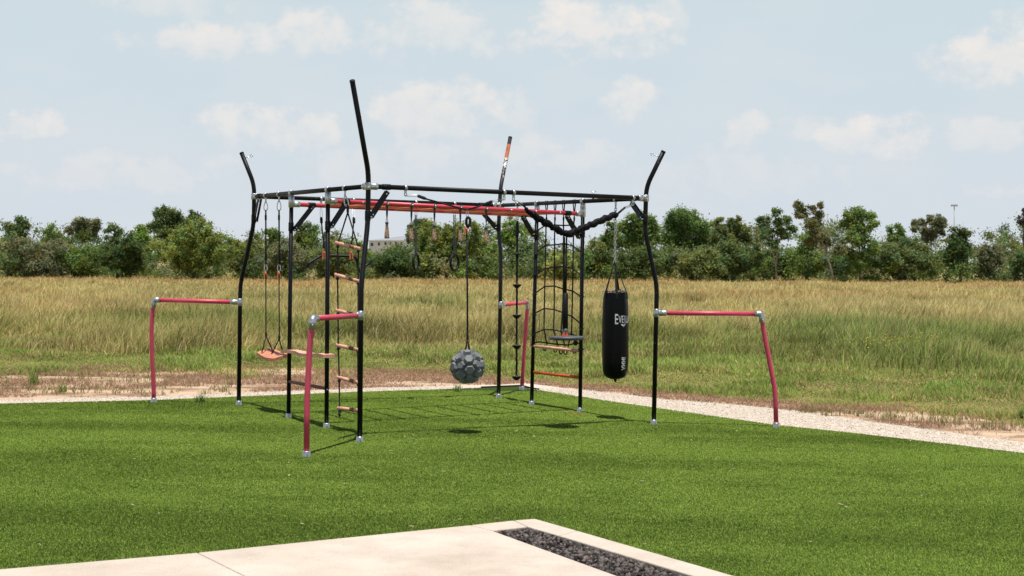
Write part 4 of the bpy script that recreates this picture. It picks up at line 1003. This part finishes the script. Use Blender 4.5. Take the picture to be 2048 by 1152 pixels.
def tree(name, label, px, top, hw, D, col, style='dense', base_px=None, low=None, cx2=None, lob=None, stems=None, group=None, pale=False, cat='tree'):
    bx = base_px if base_px is not None else px
    mpp = D / F; xg = (bx - 1024) * mpp; zg = float(gz(xg, D)) - .05; xc = (px - 1024) * mpp
    zt = at(px, top, D).z; W = hw * mpp * 1.05; Ht = zt - zg
    root = thing(name, (xg, D, zg), label, cat, group)
    if low is None: zl = zg + .02 * Ht
    else: zl = at(px, low, D).z
    zc = (zt + zl) / 2; hz = (zt - zl) / 2; Dp = max(W * .75, .9)
    area = W * hz * 4
    if style == 'dense': n = int(24 + area * 4.2); cr = (.20, .34); per = 130; size = .115; flat = .8
    elif style == 'scrub': n = int(26 + area * 4.5); cr = (.17, .32); per = 120; size = .105; flat = .9
    elif style == 'feather': n = int(34 + area * 5.6); cr = (.15, .28); per = 120; size = .105; flat = 1.05
    else: n = int(22 + area * 3.2); cr = (.14, .24); per = 100; size = .105; flat = .75     # open
    u = RNG.normal(0, 1, (n, 3)); u /= np.linalg.norm(u, axis=1)[:, None]; rr3 = RNG.random(n) ** (.42 if style != 'open' else .55)
    C = u * rr3[:, None]
    if style in ('open', 'dense'):
        nl = RNG.integers(6, 10) if style == 'open' else RNG.integers(5, 8)
        lu = RNG.normal(0, 1, (nl, 3)); lu /= np.linalg.norm(lu, axis=1)[:, None]; lc = lu * RNG.uniform(.35, .74, (nl, 1)); lc[0] = (RNG.uniform(-.3, .3), 0, .68); lc[1] = (RNG.uniform(-.2, .2), 0, -.3)
        lr = RNG.uniform(.26, .40, nl) if style == 'open' else RNG.uniform(.34, .52, nl)
        li = RNG.integers(0, nl, n); C = lc[li] + u * (RNG.random(n) ** .45 * lr[li])[:, None]
    rs = min(W, hz, 1.6); R = RNG.uniform(cr[0], cr[1], n) * (rs * .75 + .45)
    lumps = 1 + .22 * np.sin(np.arctan2(C[:, 2], C[:, 0]) * RNG.integers(3, 6) + RNG.uniform(0, 6))
    sh = np.maximum(.4, 1 - R / max(W, .3) * .45)
    C = C * lumps[:, None] if style not in ('open', 'dense') else C
    C = C / np.maximum(np.abs(C).max(0), .3)
    P = np.stack([xc + C[:, 0] * np.maximum(W - .75 * R, .3 * W), D + C[:, 1] * Dp * .8, zc + C[:, 2] * np.maximum(hz - .7 * R, .3 * hz)], 1)
    if lob:
        P = []; R = []
        for lx_, ly_, lr_ in lob:
            r_ = lr_ * mpp * 1.08; c_ = at(lx_, ly_, D); m_ = int(4 + 16 * r_ * r_ / .36)
            dd = RNG.normal(0, 1, (m_, 3)); dd /= np.linalg.norm(dd, axis=1)[:, None]; dd *= (RNG.random(m_) ** .5)[:, None] * r_ * .92
            P.append(np.array(c_)[None] + dd + np.array([0, rnd.uniform(-.6, .6) * W * .6, 0])); R.append(RNG.uniform(.34, .62, m_) * r_ + .06)
        P = np.concatenate(P); R = np.concatenate(R); n = len(P); per = 60; size = .10
    if cx2 is not None:   # lean: crown drifts sideways with height
        P[:, 0] += (P[:, 2] - zl) / (zt - zl) * (cx2 - px) * mpp
    P[:, 2] = np.maximum(P[:, 2], zg + .35)
    per_i = per
    V, cl = leaf_cloud(P, R, per_i, size * (1 + .15 * (D - 120) / 40), col, flat)
    leaves_obj('crown', V, cl, root, (xg, D, zg))
    q = MB(); tr = max(.05, .020 * Ht + .016 * W)
    if stems:
        tr *= .62; ends = []
        for k_, stm in enumerate(stems):
            pp_ = fillet([Vector((at(x_, y_, D).x, D + .1 * k_, at(x_, y_, D).z if j_ or k_ else zg)) for j_, (x_, y_) in enumerate(stm)], .8, 3)
            q.tube(pp_, [tr * (1 - .25 * (k_ > 0)) * (1 - .75 * i / (len(pp_) - 1)) for i in range(len(pp_))], 8); ends.append(pp_)
        for i in RNG.permutation(n)[:34]:
            e_ = Vector(P[i]); c2 = min((p for pp_ in ends for p in pp_[len(pp_) // 3:]), key=lambda p: (p - e_).length + (1.5 if p.z > e_.z - .2 else 0))
            m_ = c2.lerp(e_, .5) + Vector((0, 0, rnd.uniform(-.05, .2))); q.tube([c2, m_, e_], [tr * .28, tr * .2, tr * .08], 5)
    else:
        cc_ = Vector((xc + ((cx2 - px) * mpp * .3 if cx2 else 0), D, zl + (zt - zl) * .35)); b0_ = Vector((xg, D, zg))
        mid = b0_.lerp(cc_, .5) + Vector((rnd.uniform(-.12, .12), rnd.uniform(-.15, .15), 0))
        tk = fillet([b0_, mid, cc_], .8, 4); q.tube(tk, [tr * (1 - .6 * i / (len(tk) - 1)) for i in range(len(tk))], 8)
        for i in RNG.permutation(n)[:(22 if style == 'open' else 9)]:
            e_ = Vector(P[i]); s_ = tk[int(len(tk) * rnd.uniform(.35, .95)) - 1 if len(tk) > 2 else 0]; m_ = s_.lerp(e_, .5) + Vector((rnd.uniform(-.1, .1), rnd.uniform(-.1, .1), rnd.uniform(-.05, .25)))
            q.tube([s_, m_, e_], [tr * .36, tr * .2, tr * .08], 6)
    q.build('trunk', M_PALE if pale else M_TRUNK, root)
    return root
DK = (.135, .180, .064); MD = (.175, .24, .070); OL = (.185, .215, .078); LT = (.215, .262, .075); BR = (.18, .26, .055); GY = (.20, .21, .11); VD = (.095, .14, .05); TN = (.185, .19, .088)
T = [ # label, px, top, hw, D, colour, style, extra
 ('dark oak crown rising at the far left edge of the treeline', 14, 432, 46, 142, DK, 'dense', {}),
 ('grey green scrub tree low in front of the far left oak', 70, 474, 72, 122, GY, 'scrub', {}),
 ('dark rounded tree behind the grey scrub, second crown from the left', 106, 446, 34, 140, MD, 'dense', {}),
 ('flat topped grey olive tree with a thin crown above the left scrub', 171, 436, 36, 146, GY, 'open', dict(low=480, lob=[(150,447,10),(165,444,10),(180,444,10),(195,449,10),(158,456,10),(172,457,12),(188,459,10),(140,460,8),(165,470,14),(185,472,12)], stems=[[(172,545),(172,500),(168,460)],[(172,500),(185,460)]])),
 ('dark narrow tree just right of the flat topped grey tree', 222, 447, 26, 140, DK, 'dense', {}),
 ('mid green bush at the field edge below the flat topped grey tree', 158, 476, 56, 123, MD, 'scrub', {}),
 ('very dark dense tree whose leaves hang to the field, left of the yellow green willow', 244, 463, 46, 121, VD, 'dense', {}),
 ('bright green round tree peeping between dark tree and willow', 288, 450, 30, 138, BR, 'dense', {}),
 ('tall dark oak with gaps in its crown behind the yellow green willow', 350, 416, 54, 145, DK, 'open', dict(low=500, lob=[(315,428,12),(330,426,13),(350,431,15),(322,447,14),(340,450,14),(305,455,10),(385,431,11),(378,446,10),(398,443,9),(360,447,14),(330,470,16),(350,470,18),(375,465,16)], stems=[[(350,545),(348,500),(342,460)],[(348,500),(380,450)]])),
 ('large feathery yellow green willow filling the left of the treeline', 392, 434, 98, 117, LT, 'feather', {}),
 ('olive bush behind the far left post of the climbing frame', 500, 468, 44, 125, OL, 'scrub', {}),
 ('mid green tree seen between the two swing ropes', 546, 452, 38, 140, MD, 'dense', {}),
 ('dark tree topping the line between the inner left posts', 606, 445, 38, 142, DK, 'dense', {}),
 ('small dark tree top seen through the pull-up bar ropes', 650, 461, 24, 140, DK, 'open', {}),
 ('grey olive scrub below the swing clamps', 578, 478, 70, 123, GY, 'scrub', {}),
 ('olive scrub behind the rope ladder', 668, 482, 56, 122, OL, 'scrub', {}),
 ('yellowish green bush right of the small distant roof', 724, 480, 26, 136, BR, 'dense', {}),
 ('low dark bush in front of the white apartment block', 780, 495, 58, 122, VD, 'dense', {}),
 ('dark oak behind the left gym ring, just right of the apartment block', 844, 442, 34, 142, DK, 'dense', dict(lob=[(825,457,10),(838,450,11),(852,450,11),(862,458,9),(840,465,14),(855,470,13),(824,474,12),(845,490,18)], stems=[[(844,550),(844,500),(842,460)]])),
 ('large light green tree behind the gym rings', 892, 438, 74, 124, LT, 'feather', {}),
 ('dark green bush filling the gap left of the tall back post', 968, 470, 36, 128, MD, 'dense', {}),
 ('bright mid green tree behind the disc rope', 1034, 441, 42, 132, BR, 'open', dict(low=530)),
 ('dark shrub filling in below the disc rope tree', 1052, 486, 50, 130, DK, 'dense', {}),
 ('pale yellow green bush seen through the climbing net', 1122, 503, 40, 117, (.30, .33, .11), 'feather', {}),
 ('olive scrub between the climbing net and the punching bag chain', 1190, 478, 46, 124, OL, 'scrub', {}),
 ('narrow dark green tree behind the punching bag chain', 1217, 443, 27, 138, MD, 'dense', {}),
 ('tall dark tree directly left of the right post', 1272, 428, 40, 136, MD, 'dense', dict(lob=[(1250,453,14),(1265,440,12),(1282,437,12),(1296,442,13),(1308,455,11),(1262,465,16),(1285,460,18),(1305,478,15),(1245,482,15),(1275,494,22)], stems=[[(1275,550),(1275,500),(1272,455)]])),
 ('round topped green tree right of the right post', 1370, 424, 52, 136, (0.155, 0.230, 0.070), 'dense', dict(lob=[(1345,438,16),(1365,434,16),(1385,438,17),(1400,455,17),(1350,457,18),(1375,460,20),(1410,474,15),(1340,480,18),(1370,490,22),(1400,494,20),(1345,510,20)], stems=[[(1370,550),(1370,500),(1368,450)]])),
 ('dark scrub at the field edge below the right post', 1290, 492, 62, 121, DK, 'scrub', {}),
 ('olive scrub in front of the round topped tree', 1395, 494, 60, 121, OL, 'scrub', {}),
 ('pointed sparse tree right of the round topped green tree', 1462, 436, 44, 130, OL, 'open', dict(low=520, lob=[(1440,439,7),(1432,447,9),(1475,436,5),(1468,447,12),(1480,452,10),(1455,457,14),(1490,463,10),(1440,466,14),(1470,472,18),(1495,478,12),(1430,485,14),(1460,495,20)], stems=[[(1462,550),(1462,510),(1464,450)],[(1462,510),(1440,455)]])),
 ('wide olive bush under the pointed sparse tree', 1470, 472, 58, 122, (0.136, 0.188, 0.070), 'scrub', {}),
 ('slim pale trunked tree with two thin upright crowns', 1546, 415, 34, 121, (0.146, 0.207, 0.085), 'open', dict(low=500, base_px=1553, pale=True, lob=[(1530,445,14),(1536,462,12),(1524,472,10),(1552,425,9),(1556,445,11),(1562,462,10),(1574,442,9),(1583,455,9),(1570,472,9),(1545,485,12)], stems=[[(1553,557),(1552,535),(1548,515),(1540,480),(1534,450)],[(1552.5,540),(1554,500),(1556,470),(1553,435)]])),
 ('dark bush behind the slim pale trunked tree', 1550, 488, 48, 128, DK, 'scrub', {}),
 ('leaning half dead tree with brown tinged open crown, tallest of the right side', 1648, 400, 36, 119, TN, 'open', dict(low=495, base_px=1668, cx2=1628, pale=True, lob=[(1614,412,10),(1622,425,11),(1608,432,8),(1640,415,8),(1655,425,9),(1648,440,11),(1630,448,12),(1658,410,6),(1640,470,14),(1625,485,12),(1655,480,14),(1675,500,14)], stems=[[(1668.5,558),(1662,535),(1652,510),(1640,470),(1630,430)],[(1652,510),(1658,470),(1655,430)]])),
 ('rounded green bush left of the leaning trunk', 1614, 460, 42, 124, MD, 'dense', {}),
 ('brownish olive bush right of the leaning trunk', 1682, 478, 26, 126, TN, 'scrub', {}),
 ('upright green tree with a bare dark trunk standing in a gap', 1716, 415, 40, 120, MD, 'open', dict(low=512, base_px=1721, lob=[(1700,432,14),(1720,428,15),(1742,432,12),(1690,447,10),(1745,450,10),(1712,452,15),(1728,457,12),(1700,475,13),(1725,482,14),(1745,500,14),(1705,510,14),(1728,520,16),(1710,535,14)], stems=[[(1721,557),(1720,530),(1718,490),(1718,440)]])),
 ('small round tree top behind the wide olive thicket', 1790, 446, 24, 142, MD, 'dense', {}),
 ('wide olive tree spreading low right of the bare trunk tree', 1800, 468, 76, 122, (0.155, 0.197, 0.080), 'scrub', {}),
 ('sparse grey green crown standing above the wide olive tree', 1862, 433, 34, 136, GY, 'open', dict(low=490, lob=[(1830,445,8),(1828,457,8),(1848,445,8),(1862,440,8),(1876,439,9),(1885,448,8),(1870,455,11),(1850,460,9),(1862,472,14),(1885,464,8)], stems=[[(1862,550),(1862,500),(1864,450)],[(1862,500),(1834,455)]])),
 ('very dark tall bush below the thin distant mast', 1922, 452, 34, 122, VD, 'dense', {}),
 ('grey olive scrub right of the very dark bush', 1982, 477, 32, 123, GY, 'scrub', {}),
 ('small dark tree far back near the right edge', 2019, 488, 20, 144, DK, 'dense', {}),
 ('dark bush cut by the right edge of the view', 2044, 502, 28, 121, VD, 'dense', {}),
 ('bare grey twiggy tree at the right edge above the dark bush', 2050, 415, 14, 126, (.12, .105, .09), 'open', dict(low=470, pale=True)),
]
for lab, px, top, hw, D, c, sty, kw in T:
    nm = 'shrub' if ('bush' in lab or 'scrub' in lab or 'shrub' in lab) and 'tree' not in lab.split(' ')[:4] else 'tree'
    tree(nm, lab, px, top, hw, D, c, sty, cat='shrub' if nm == 'shrub' else 'tree', group='trees and shrubs along the far edge of the field', **kw)
# undergrowth that reads as one mass
nC = 2300; ux = RNG.uniform(-58, 60, nC); uy = RNG.uniform(120, 150, nC); hu = RNG.uniform(.02, 1, nC) ** .75 * (1.0 + 2.0 * fbm(ux * .22, uy * .05, 77, 3)) * (1.15 + 1.35 * sstep(124, 146, uy))
hu = np.where((ux / uy > -.108) & (ux / uy < -.066), hu * .72, hu); C = np.stack([ux, uy, gz(ux, uy) + hu], 1)
PAL = np.array([(.10, .14, .046), (.135, .195, .054), (.18, .21, .078), (.20, .21, .11), (.16, .225, .055), (.115, .155, .06)])
V, cl = leaf_cloud(C, RNG.uniform(.5, 1.05, nC), 120, .115, (1, 1, 1)); pc = PAL[(fbm(ux * .35, uy * .12, 91, 2) * 11.9).astype(int) % 6]; cl = cl * np.repeat(pc, 480, 0)
o = leaves_obj('undergrowth', V, cl, None, (0, 0, 0)); tag(o, 'dark undergrowth knitting the trees together along the field edge', 'undergrowth', kind='stuff')

# ------------------------------------------------------------------ far buildings, masts
M_WALL = mat('white_siding', (.85, .84, .82), .8, var=.06, scale=1); M_ROOF = mat('grey_shingle', (.30, .31, .34), .9, var=.15, scale=2); M_GLASS = mat('dark_window', (.05, .06, .07), .2)
def building(name, label, x1, x2, ytop, yeave, ybot, D, ridge_l, ridge_r, wins):
    a = at(x1, ybot, D); b = at(x2, ybot, D); zt_ = at(x1, ytop, D).z; ze = at(x1, yeave, D).z; zb = min(a.z, float(gz(a.x, D)))
    root = thing(name, ((a.x + b.x) / 2, D, zb), label, 'building'); Dp = 12
    MB().box(((a.x + b.x) / 2, D + Dp / 2, (zb + ze) / 2), (1, 0, 0), (0, 1, 0), (0, 0, 1), b.x - a.x, Dp, ze - zb).build('wall', M_WALL, root)
    rl_, rr2 = at(ridge_l, ytop, D).x, at(ridge_r, ytop, D).x; o_ = .5
    q = MB(); q.add([(a.x - o_, D - o_, ze), (b.x + o_, D - o_, ze), (b.x + o_, D + Dp + o_, ze), (a.x - o_, D + Dp + o_, ze), (rl_, D + Dp / 2, zt_), (rr2, D + Dp / 2, zt_)], [(0, 1, 5, 4), (1, 2, 5), (2, 3, 4, 5), (3, 0, 4), (3, 2, 1, 0)], False); q.build('roof', M_ROOF, root)
    for wx, wy, ww, wh in wins:
        c_ = at(wx, wy, D); f_ = MB().box(c_ + Vector((0, -.02, 0)), (1, 0, 0), (0, 1, 0), (0, 0, 1), ww * D / F + .3, .06, wh * D / F + .3).build('window', M_WALL, root); MB().box(c_ + Vector((0, -.06, 0)), (1, 0, 0), (0, 1, 0), (0, 0, 1), ww * D / F, .06, wh * D / F).build('pane', M_GLASS, f_)
building('apartment_building', 'white apartment block with long grey hip roof behind the trees left of the gym rings', 738, 812, 471, 481, 520, 260, 800, 812, [(744, 489, 5, 6), (758, 488, 4, 6), (771, 487, 4, 6), (781, 487, 3, 5), (792, 487, 4, 6), (803, 487, 3, 5)])
building('house', 'small grey pyramid roof peeping over the trees behind the rope ladder', 672, 708, 477, 486, 520, 250, 689, 691, [(682, 492, 3, 4), (698, 492, 3, 4)])
M_MAST = mat('mast_grey', (.40, .42, .44), .6)
def mast(px, top, D, label, head):
    b = at(px, 540, D); t = at(px, top, D); r = thing('mast', b, label, 'mast'); MB().tube([b, t], [.22, .09], 8).build('pole', M_MAST, r)
    if head: MB().box(t, (1, 0, 0), (0, 1, 0), (0, 0, 1), 1.3, .4, .35).build('lamp_head', M_MAST, r)
mast(1908.5, 411, 300, 'thin tall lamp mast far behind the very dark bush at right', True)
mast(1927, 443, 300, 'shorter bare mast just right of the tall lamp mast', False)

# ------------------------------------------------------------------ light, sky
SUN_EL = math.radians(81.5); SUN_AZ = math.radians(160)      # azimuth clockwise from +Y
sd_ = Vector((math.sin(SUN_AZ) * math.cos(SUN_EL), math.cos(SUN_AZ) * math.cos(SUN_EL), math.sin(SUN_EL)))
sl = bpy.data.lights.new('sun', 'SUN'); so_ = bpy.data.objects.new('sun', sl); COL.objects.link(so_)
sl.energy = 5.0; sl.angle = math.radians(.53); sl.color = (1, .955, .90); so_.rotation_euler = sd_.to_track_quat('Z', 'Y').to_euler(); so_.location = (0, 0, 30)
w = bpy.data.worlds.new('World'); SC.world = w; w.use_nodes = True; nt = w.node_tree; bgN = nt.nodes['Background']; bgN.inputs['Strength'].default_value = .0625
sky = nt.nodes.new('ShaderNodeTexSky'); sky.sky_type = 'NISHITA'; sky.sun_disc = False; sky.sun_elevation = SUN_EL; sky.sun_rotation = SUN_AZ; sky.dust_density = 1.0; sky.air_density = 1.0; sky.ozone_density = 1.5
def math_(op, a, b=None, c=None, clamp=False):
    n = nt.nodes.new('ShaderNodeMath'); n.operation = op; n.use_clamp = clamp
    for i, v in enumerate((a, b, c)):
        if v is None: continue
        if isinstance(v, (int, float)): n.inputs[i].default_value = v
        else: nt.links.new(v, n.inputs[i])
    return n.outputs[0]
tc = nt.nodes.new('ShaderNodeTexCoord'); sep = nt.nodes.new('ShaderNodeSeparateXYZ'); nt.links.new(tc.outputs['Generated'], sep.inputs[0])
az = math_('ARCTAN2', sep.outputs[0], sep.outputs[1]); el = math_('ARCSINE', sep.outputs[2])
cmb = nt.nodes.new('ShaderNodeCombineXYZ'); nt.links.new(az, cmb.inputs[0]); nt.links.new(el, cmb.inputs[1])
def noise(scale, det, rgh, vec, stretch=None):
    n = nt.nodes.new('ShaderNodeTexNoise'); n.inputs['Scale'].default_value = scale; n.inputs['Detail'].default_value = det; n.inputs['Roughness'].default_value = rgh
    if stretch:
        mp = nt.nodes.new('ShaderNodeMapping'); mp.inputs['Scale'].default_value = stretch; nt.links.new(vec, mp.inputs[0]); vec = mp.outputs[0]
    nt.links.new(vec, n.inputs['Vector']); return n.outputs['Fac']
n1 = noise(22, 9, .58, cmb.outputs[0], (1, 1.5, 1)); n2 = noise(70, 6, .6, cmb.outputs[0]); n3 = noise(9, 5, .5, cmb.outputs[0], (1, 2.6, 1))
clouds = [(330, 22, 230, 42, .55), (440, 98, 210, 42, .8), (500, 82, 70, 34, .55), (630, 80, 100, 62, .75), (860, 70, 190, 75, .65), (1180, 66, 190, 62, .95), (1345, 40, 40, 46, .6), (1285, 203, 80, 48, .75), (885, 225, 175, 68, .75), (1040, 232, 45, 44, .45),
          (570, 268, 170, 58, .7), (70, 265, 80, 34, .8), (-40, 280, 80, 30, .6), (1492, 275, 62, 46, .55), (1745, 278, 140, 52, .85), (1605, 268, 60, 40, .5), (1965, 150, 115, 70, .9), (2060, 80, 70, 70, .8), (1965, 275, 95, 42, .6), (250, 345, 240, 55, .45), (1060, 315, 220, 50, .45), (760, 330, 200, 60, .4), (1480, 350, 260, 60, .3), (2000, 388, 80, 22, .55)]
tot = None; lit = None
for cx, cy, hw, hh, amp in clouds:
    a0_ = math.atan((cx - 1024) / F); e0_ = (Y0 - cy) / F; ww = hw / F; h2 = hh / F
    dx = math_('MULTIPLY', math_('SUBTRACT', az, a0_), 1 / ww); dy = math_('MULTIPLY', math_('SUBTRACT', el, e0_), 1 / h2)
    d2 = math_('MULTIPLY_ADD', dx, dx, math_('MULTIPLY', dy, dy))
    v = math_('SUBTRACT', 1.0, d2, None)
    v = math_('MULTIPLY_ADD', math_('SUBTRACT', n1, .5), 4.6, v)
    v = math_('MULTIPLY_ADD', math_('SUBTRACT', n2, .5), 1.8, v)
    mrn = nt.nodes.new('ShaderNodeMapRange'); mrn.interpolation_type = 'SMOOTHSTEP'; nt.links.new(v, mrn.inputs['Value']); mrn.inputs['From Min'].default_value = -.1; mrn.inputs['From Max'].default_value = 1.1
    # fuller at the lit top than at the base
    top = math_('MULTIPLY_ADD', math_('SUBTRACT', n2, .5), 1.1, math_('MULTIPLY_ADD', dy, .30, .72), True)
    a_ = math_('MULTIPLY', math_('MULTIPLY', mrn.outputs[0], top), amp)
    tot = a_ if tot is None else math_('MAXIMUM', tot, a_)
# other parts of the sky carry soft broken cloud as well
outside = math_('MULTIPLY', math_('SUBTRACT', n3, .52, None), 3.0, None, True)
awy = math_('MULTIPLY', math_('SUBTRACT', math_('ABSOLUTE', az), .40), 8, None, True); hig = math_('MULTIPLY', math_('SUBTRACT', el, .20), 8, None, True)
tot = math_('MAXIMUM', tot, math_('MULTIPLY', math_('MULTIPLY', outside, math_('MAXIMUM', awy, hig)), .3))
tot = math_('MAXIMUM', tot, math_('MULTIPLY', math_('MULTIPLY', math_('SUBTRACT', n3, .40), 2.0, None, True), .25))
above = math_('GREATER_THAN', sep.outputs[2], 0.0)
tot = math_('MULTIPLY', tot, above)
hz_ = nt.nodes.new('ShaderNodeMapRange'); nt.links.new(el, hz_.inputs['Value']); hz_.inputs['From Min'].default_value = .17; hz_.inputs['From Max'].default_value = .36; hz_.inputs['To Min'].default_value = .92; hz_.inputs['To Max'].default_value = .0
hc_ = nt.nodes.new('ShaderNodeMapRange'); nt.links.new(el, hc_.inputs['Value']); hc_.inputs['From Min'].default_value = .0; hc_.inputs['From Max'].default_value = .17
hcol = nt.nodes.new('ShaderNodeMix'); hcol.data_type = 'RGBA'; nt.links.new(hc_.outputs[0], hcol.inputs['Factor']); hcol.inputs['A'].default_value = (11.2, 12.1, 13.3, 1); hcol.inputs['B'].default_value = (10.35, 12.05, 12.9, 1)
CLD = (14.1, 13.35, 12.75, 1)
mx1 = nt.nodes.new('ShaderNodeMix'); mx1.data_type = 'RGBA'; nt.links.new(hz_.outputs[0], mx1.inputs['Factor']); nt.links.new(sky.outputs[0], mx1.inputs['A']); nt.links.new(hcol.outputs['Result'], mx1.inputs['B'])
mx2 = nt.nodes.new('ShaderNodeMix'); mx2.data_type = 'RGBA'; nt.links.new(tot, mx2.inputs['Factor']); nt.links.new(mx1.outputs['Result'], mx2.inputs['A']); mx2.inputs['B'].default_value = CLD
nt.links.new(mx2.outputs['Result'], bgN.inputs['Color'])
SC.view_settings.view_transform = 'Standard'; SC.view_settings.look = 'None'; SC.view_settings.exposure = 0; SC.view_settings.gamma = 1; SC.view_settings.use_curve_mapping = False
SC.render.engine = 'CYCLES'; SC.cycles.max_bounces = 8; SC.cycles.transparent_max_bounces = 4
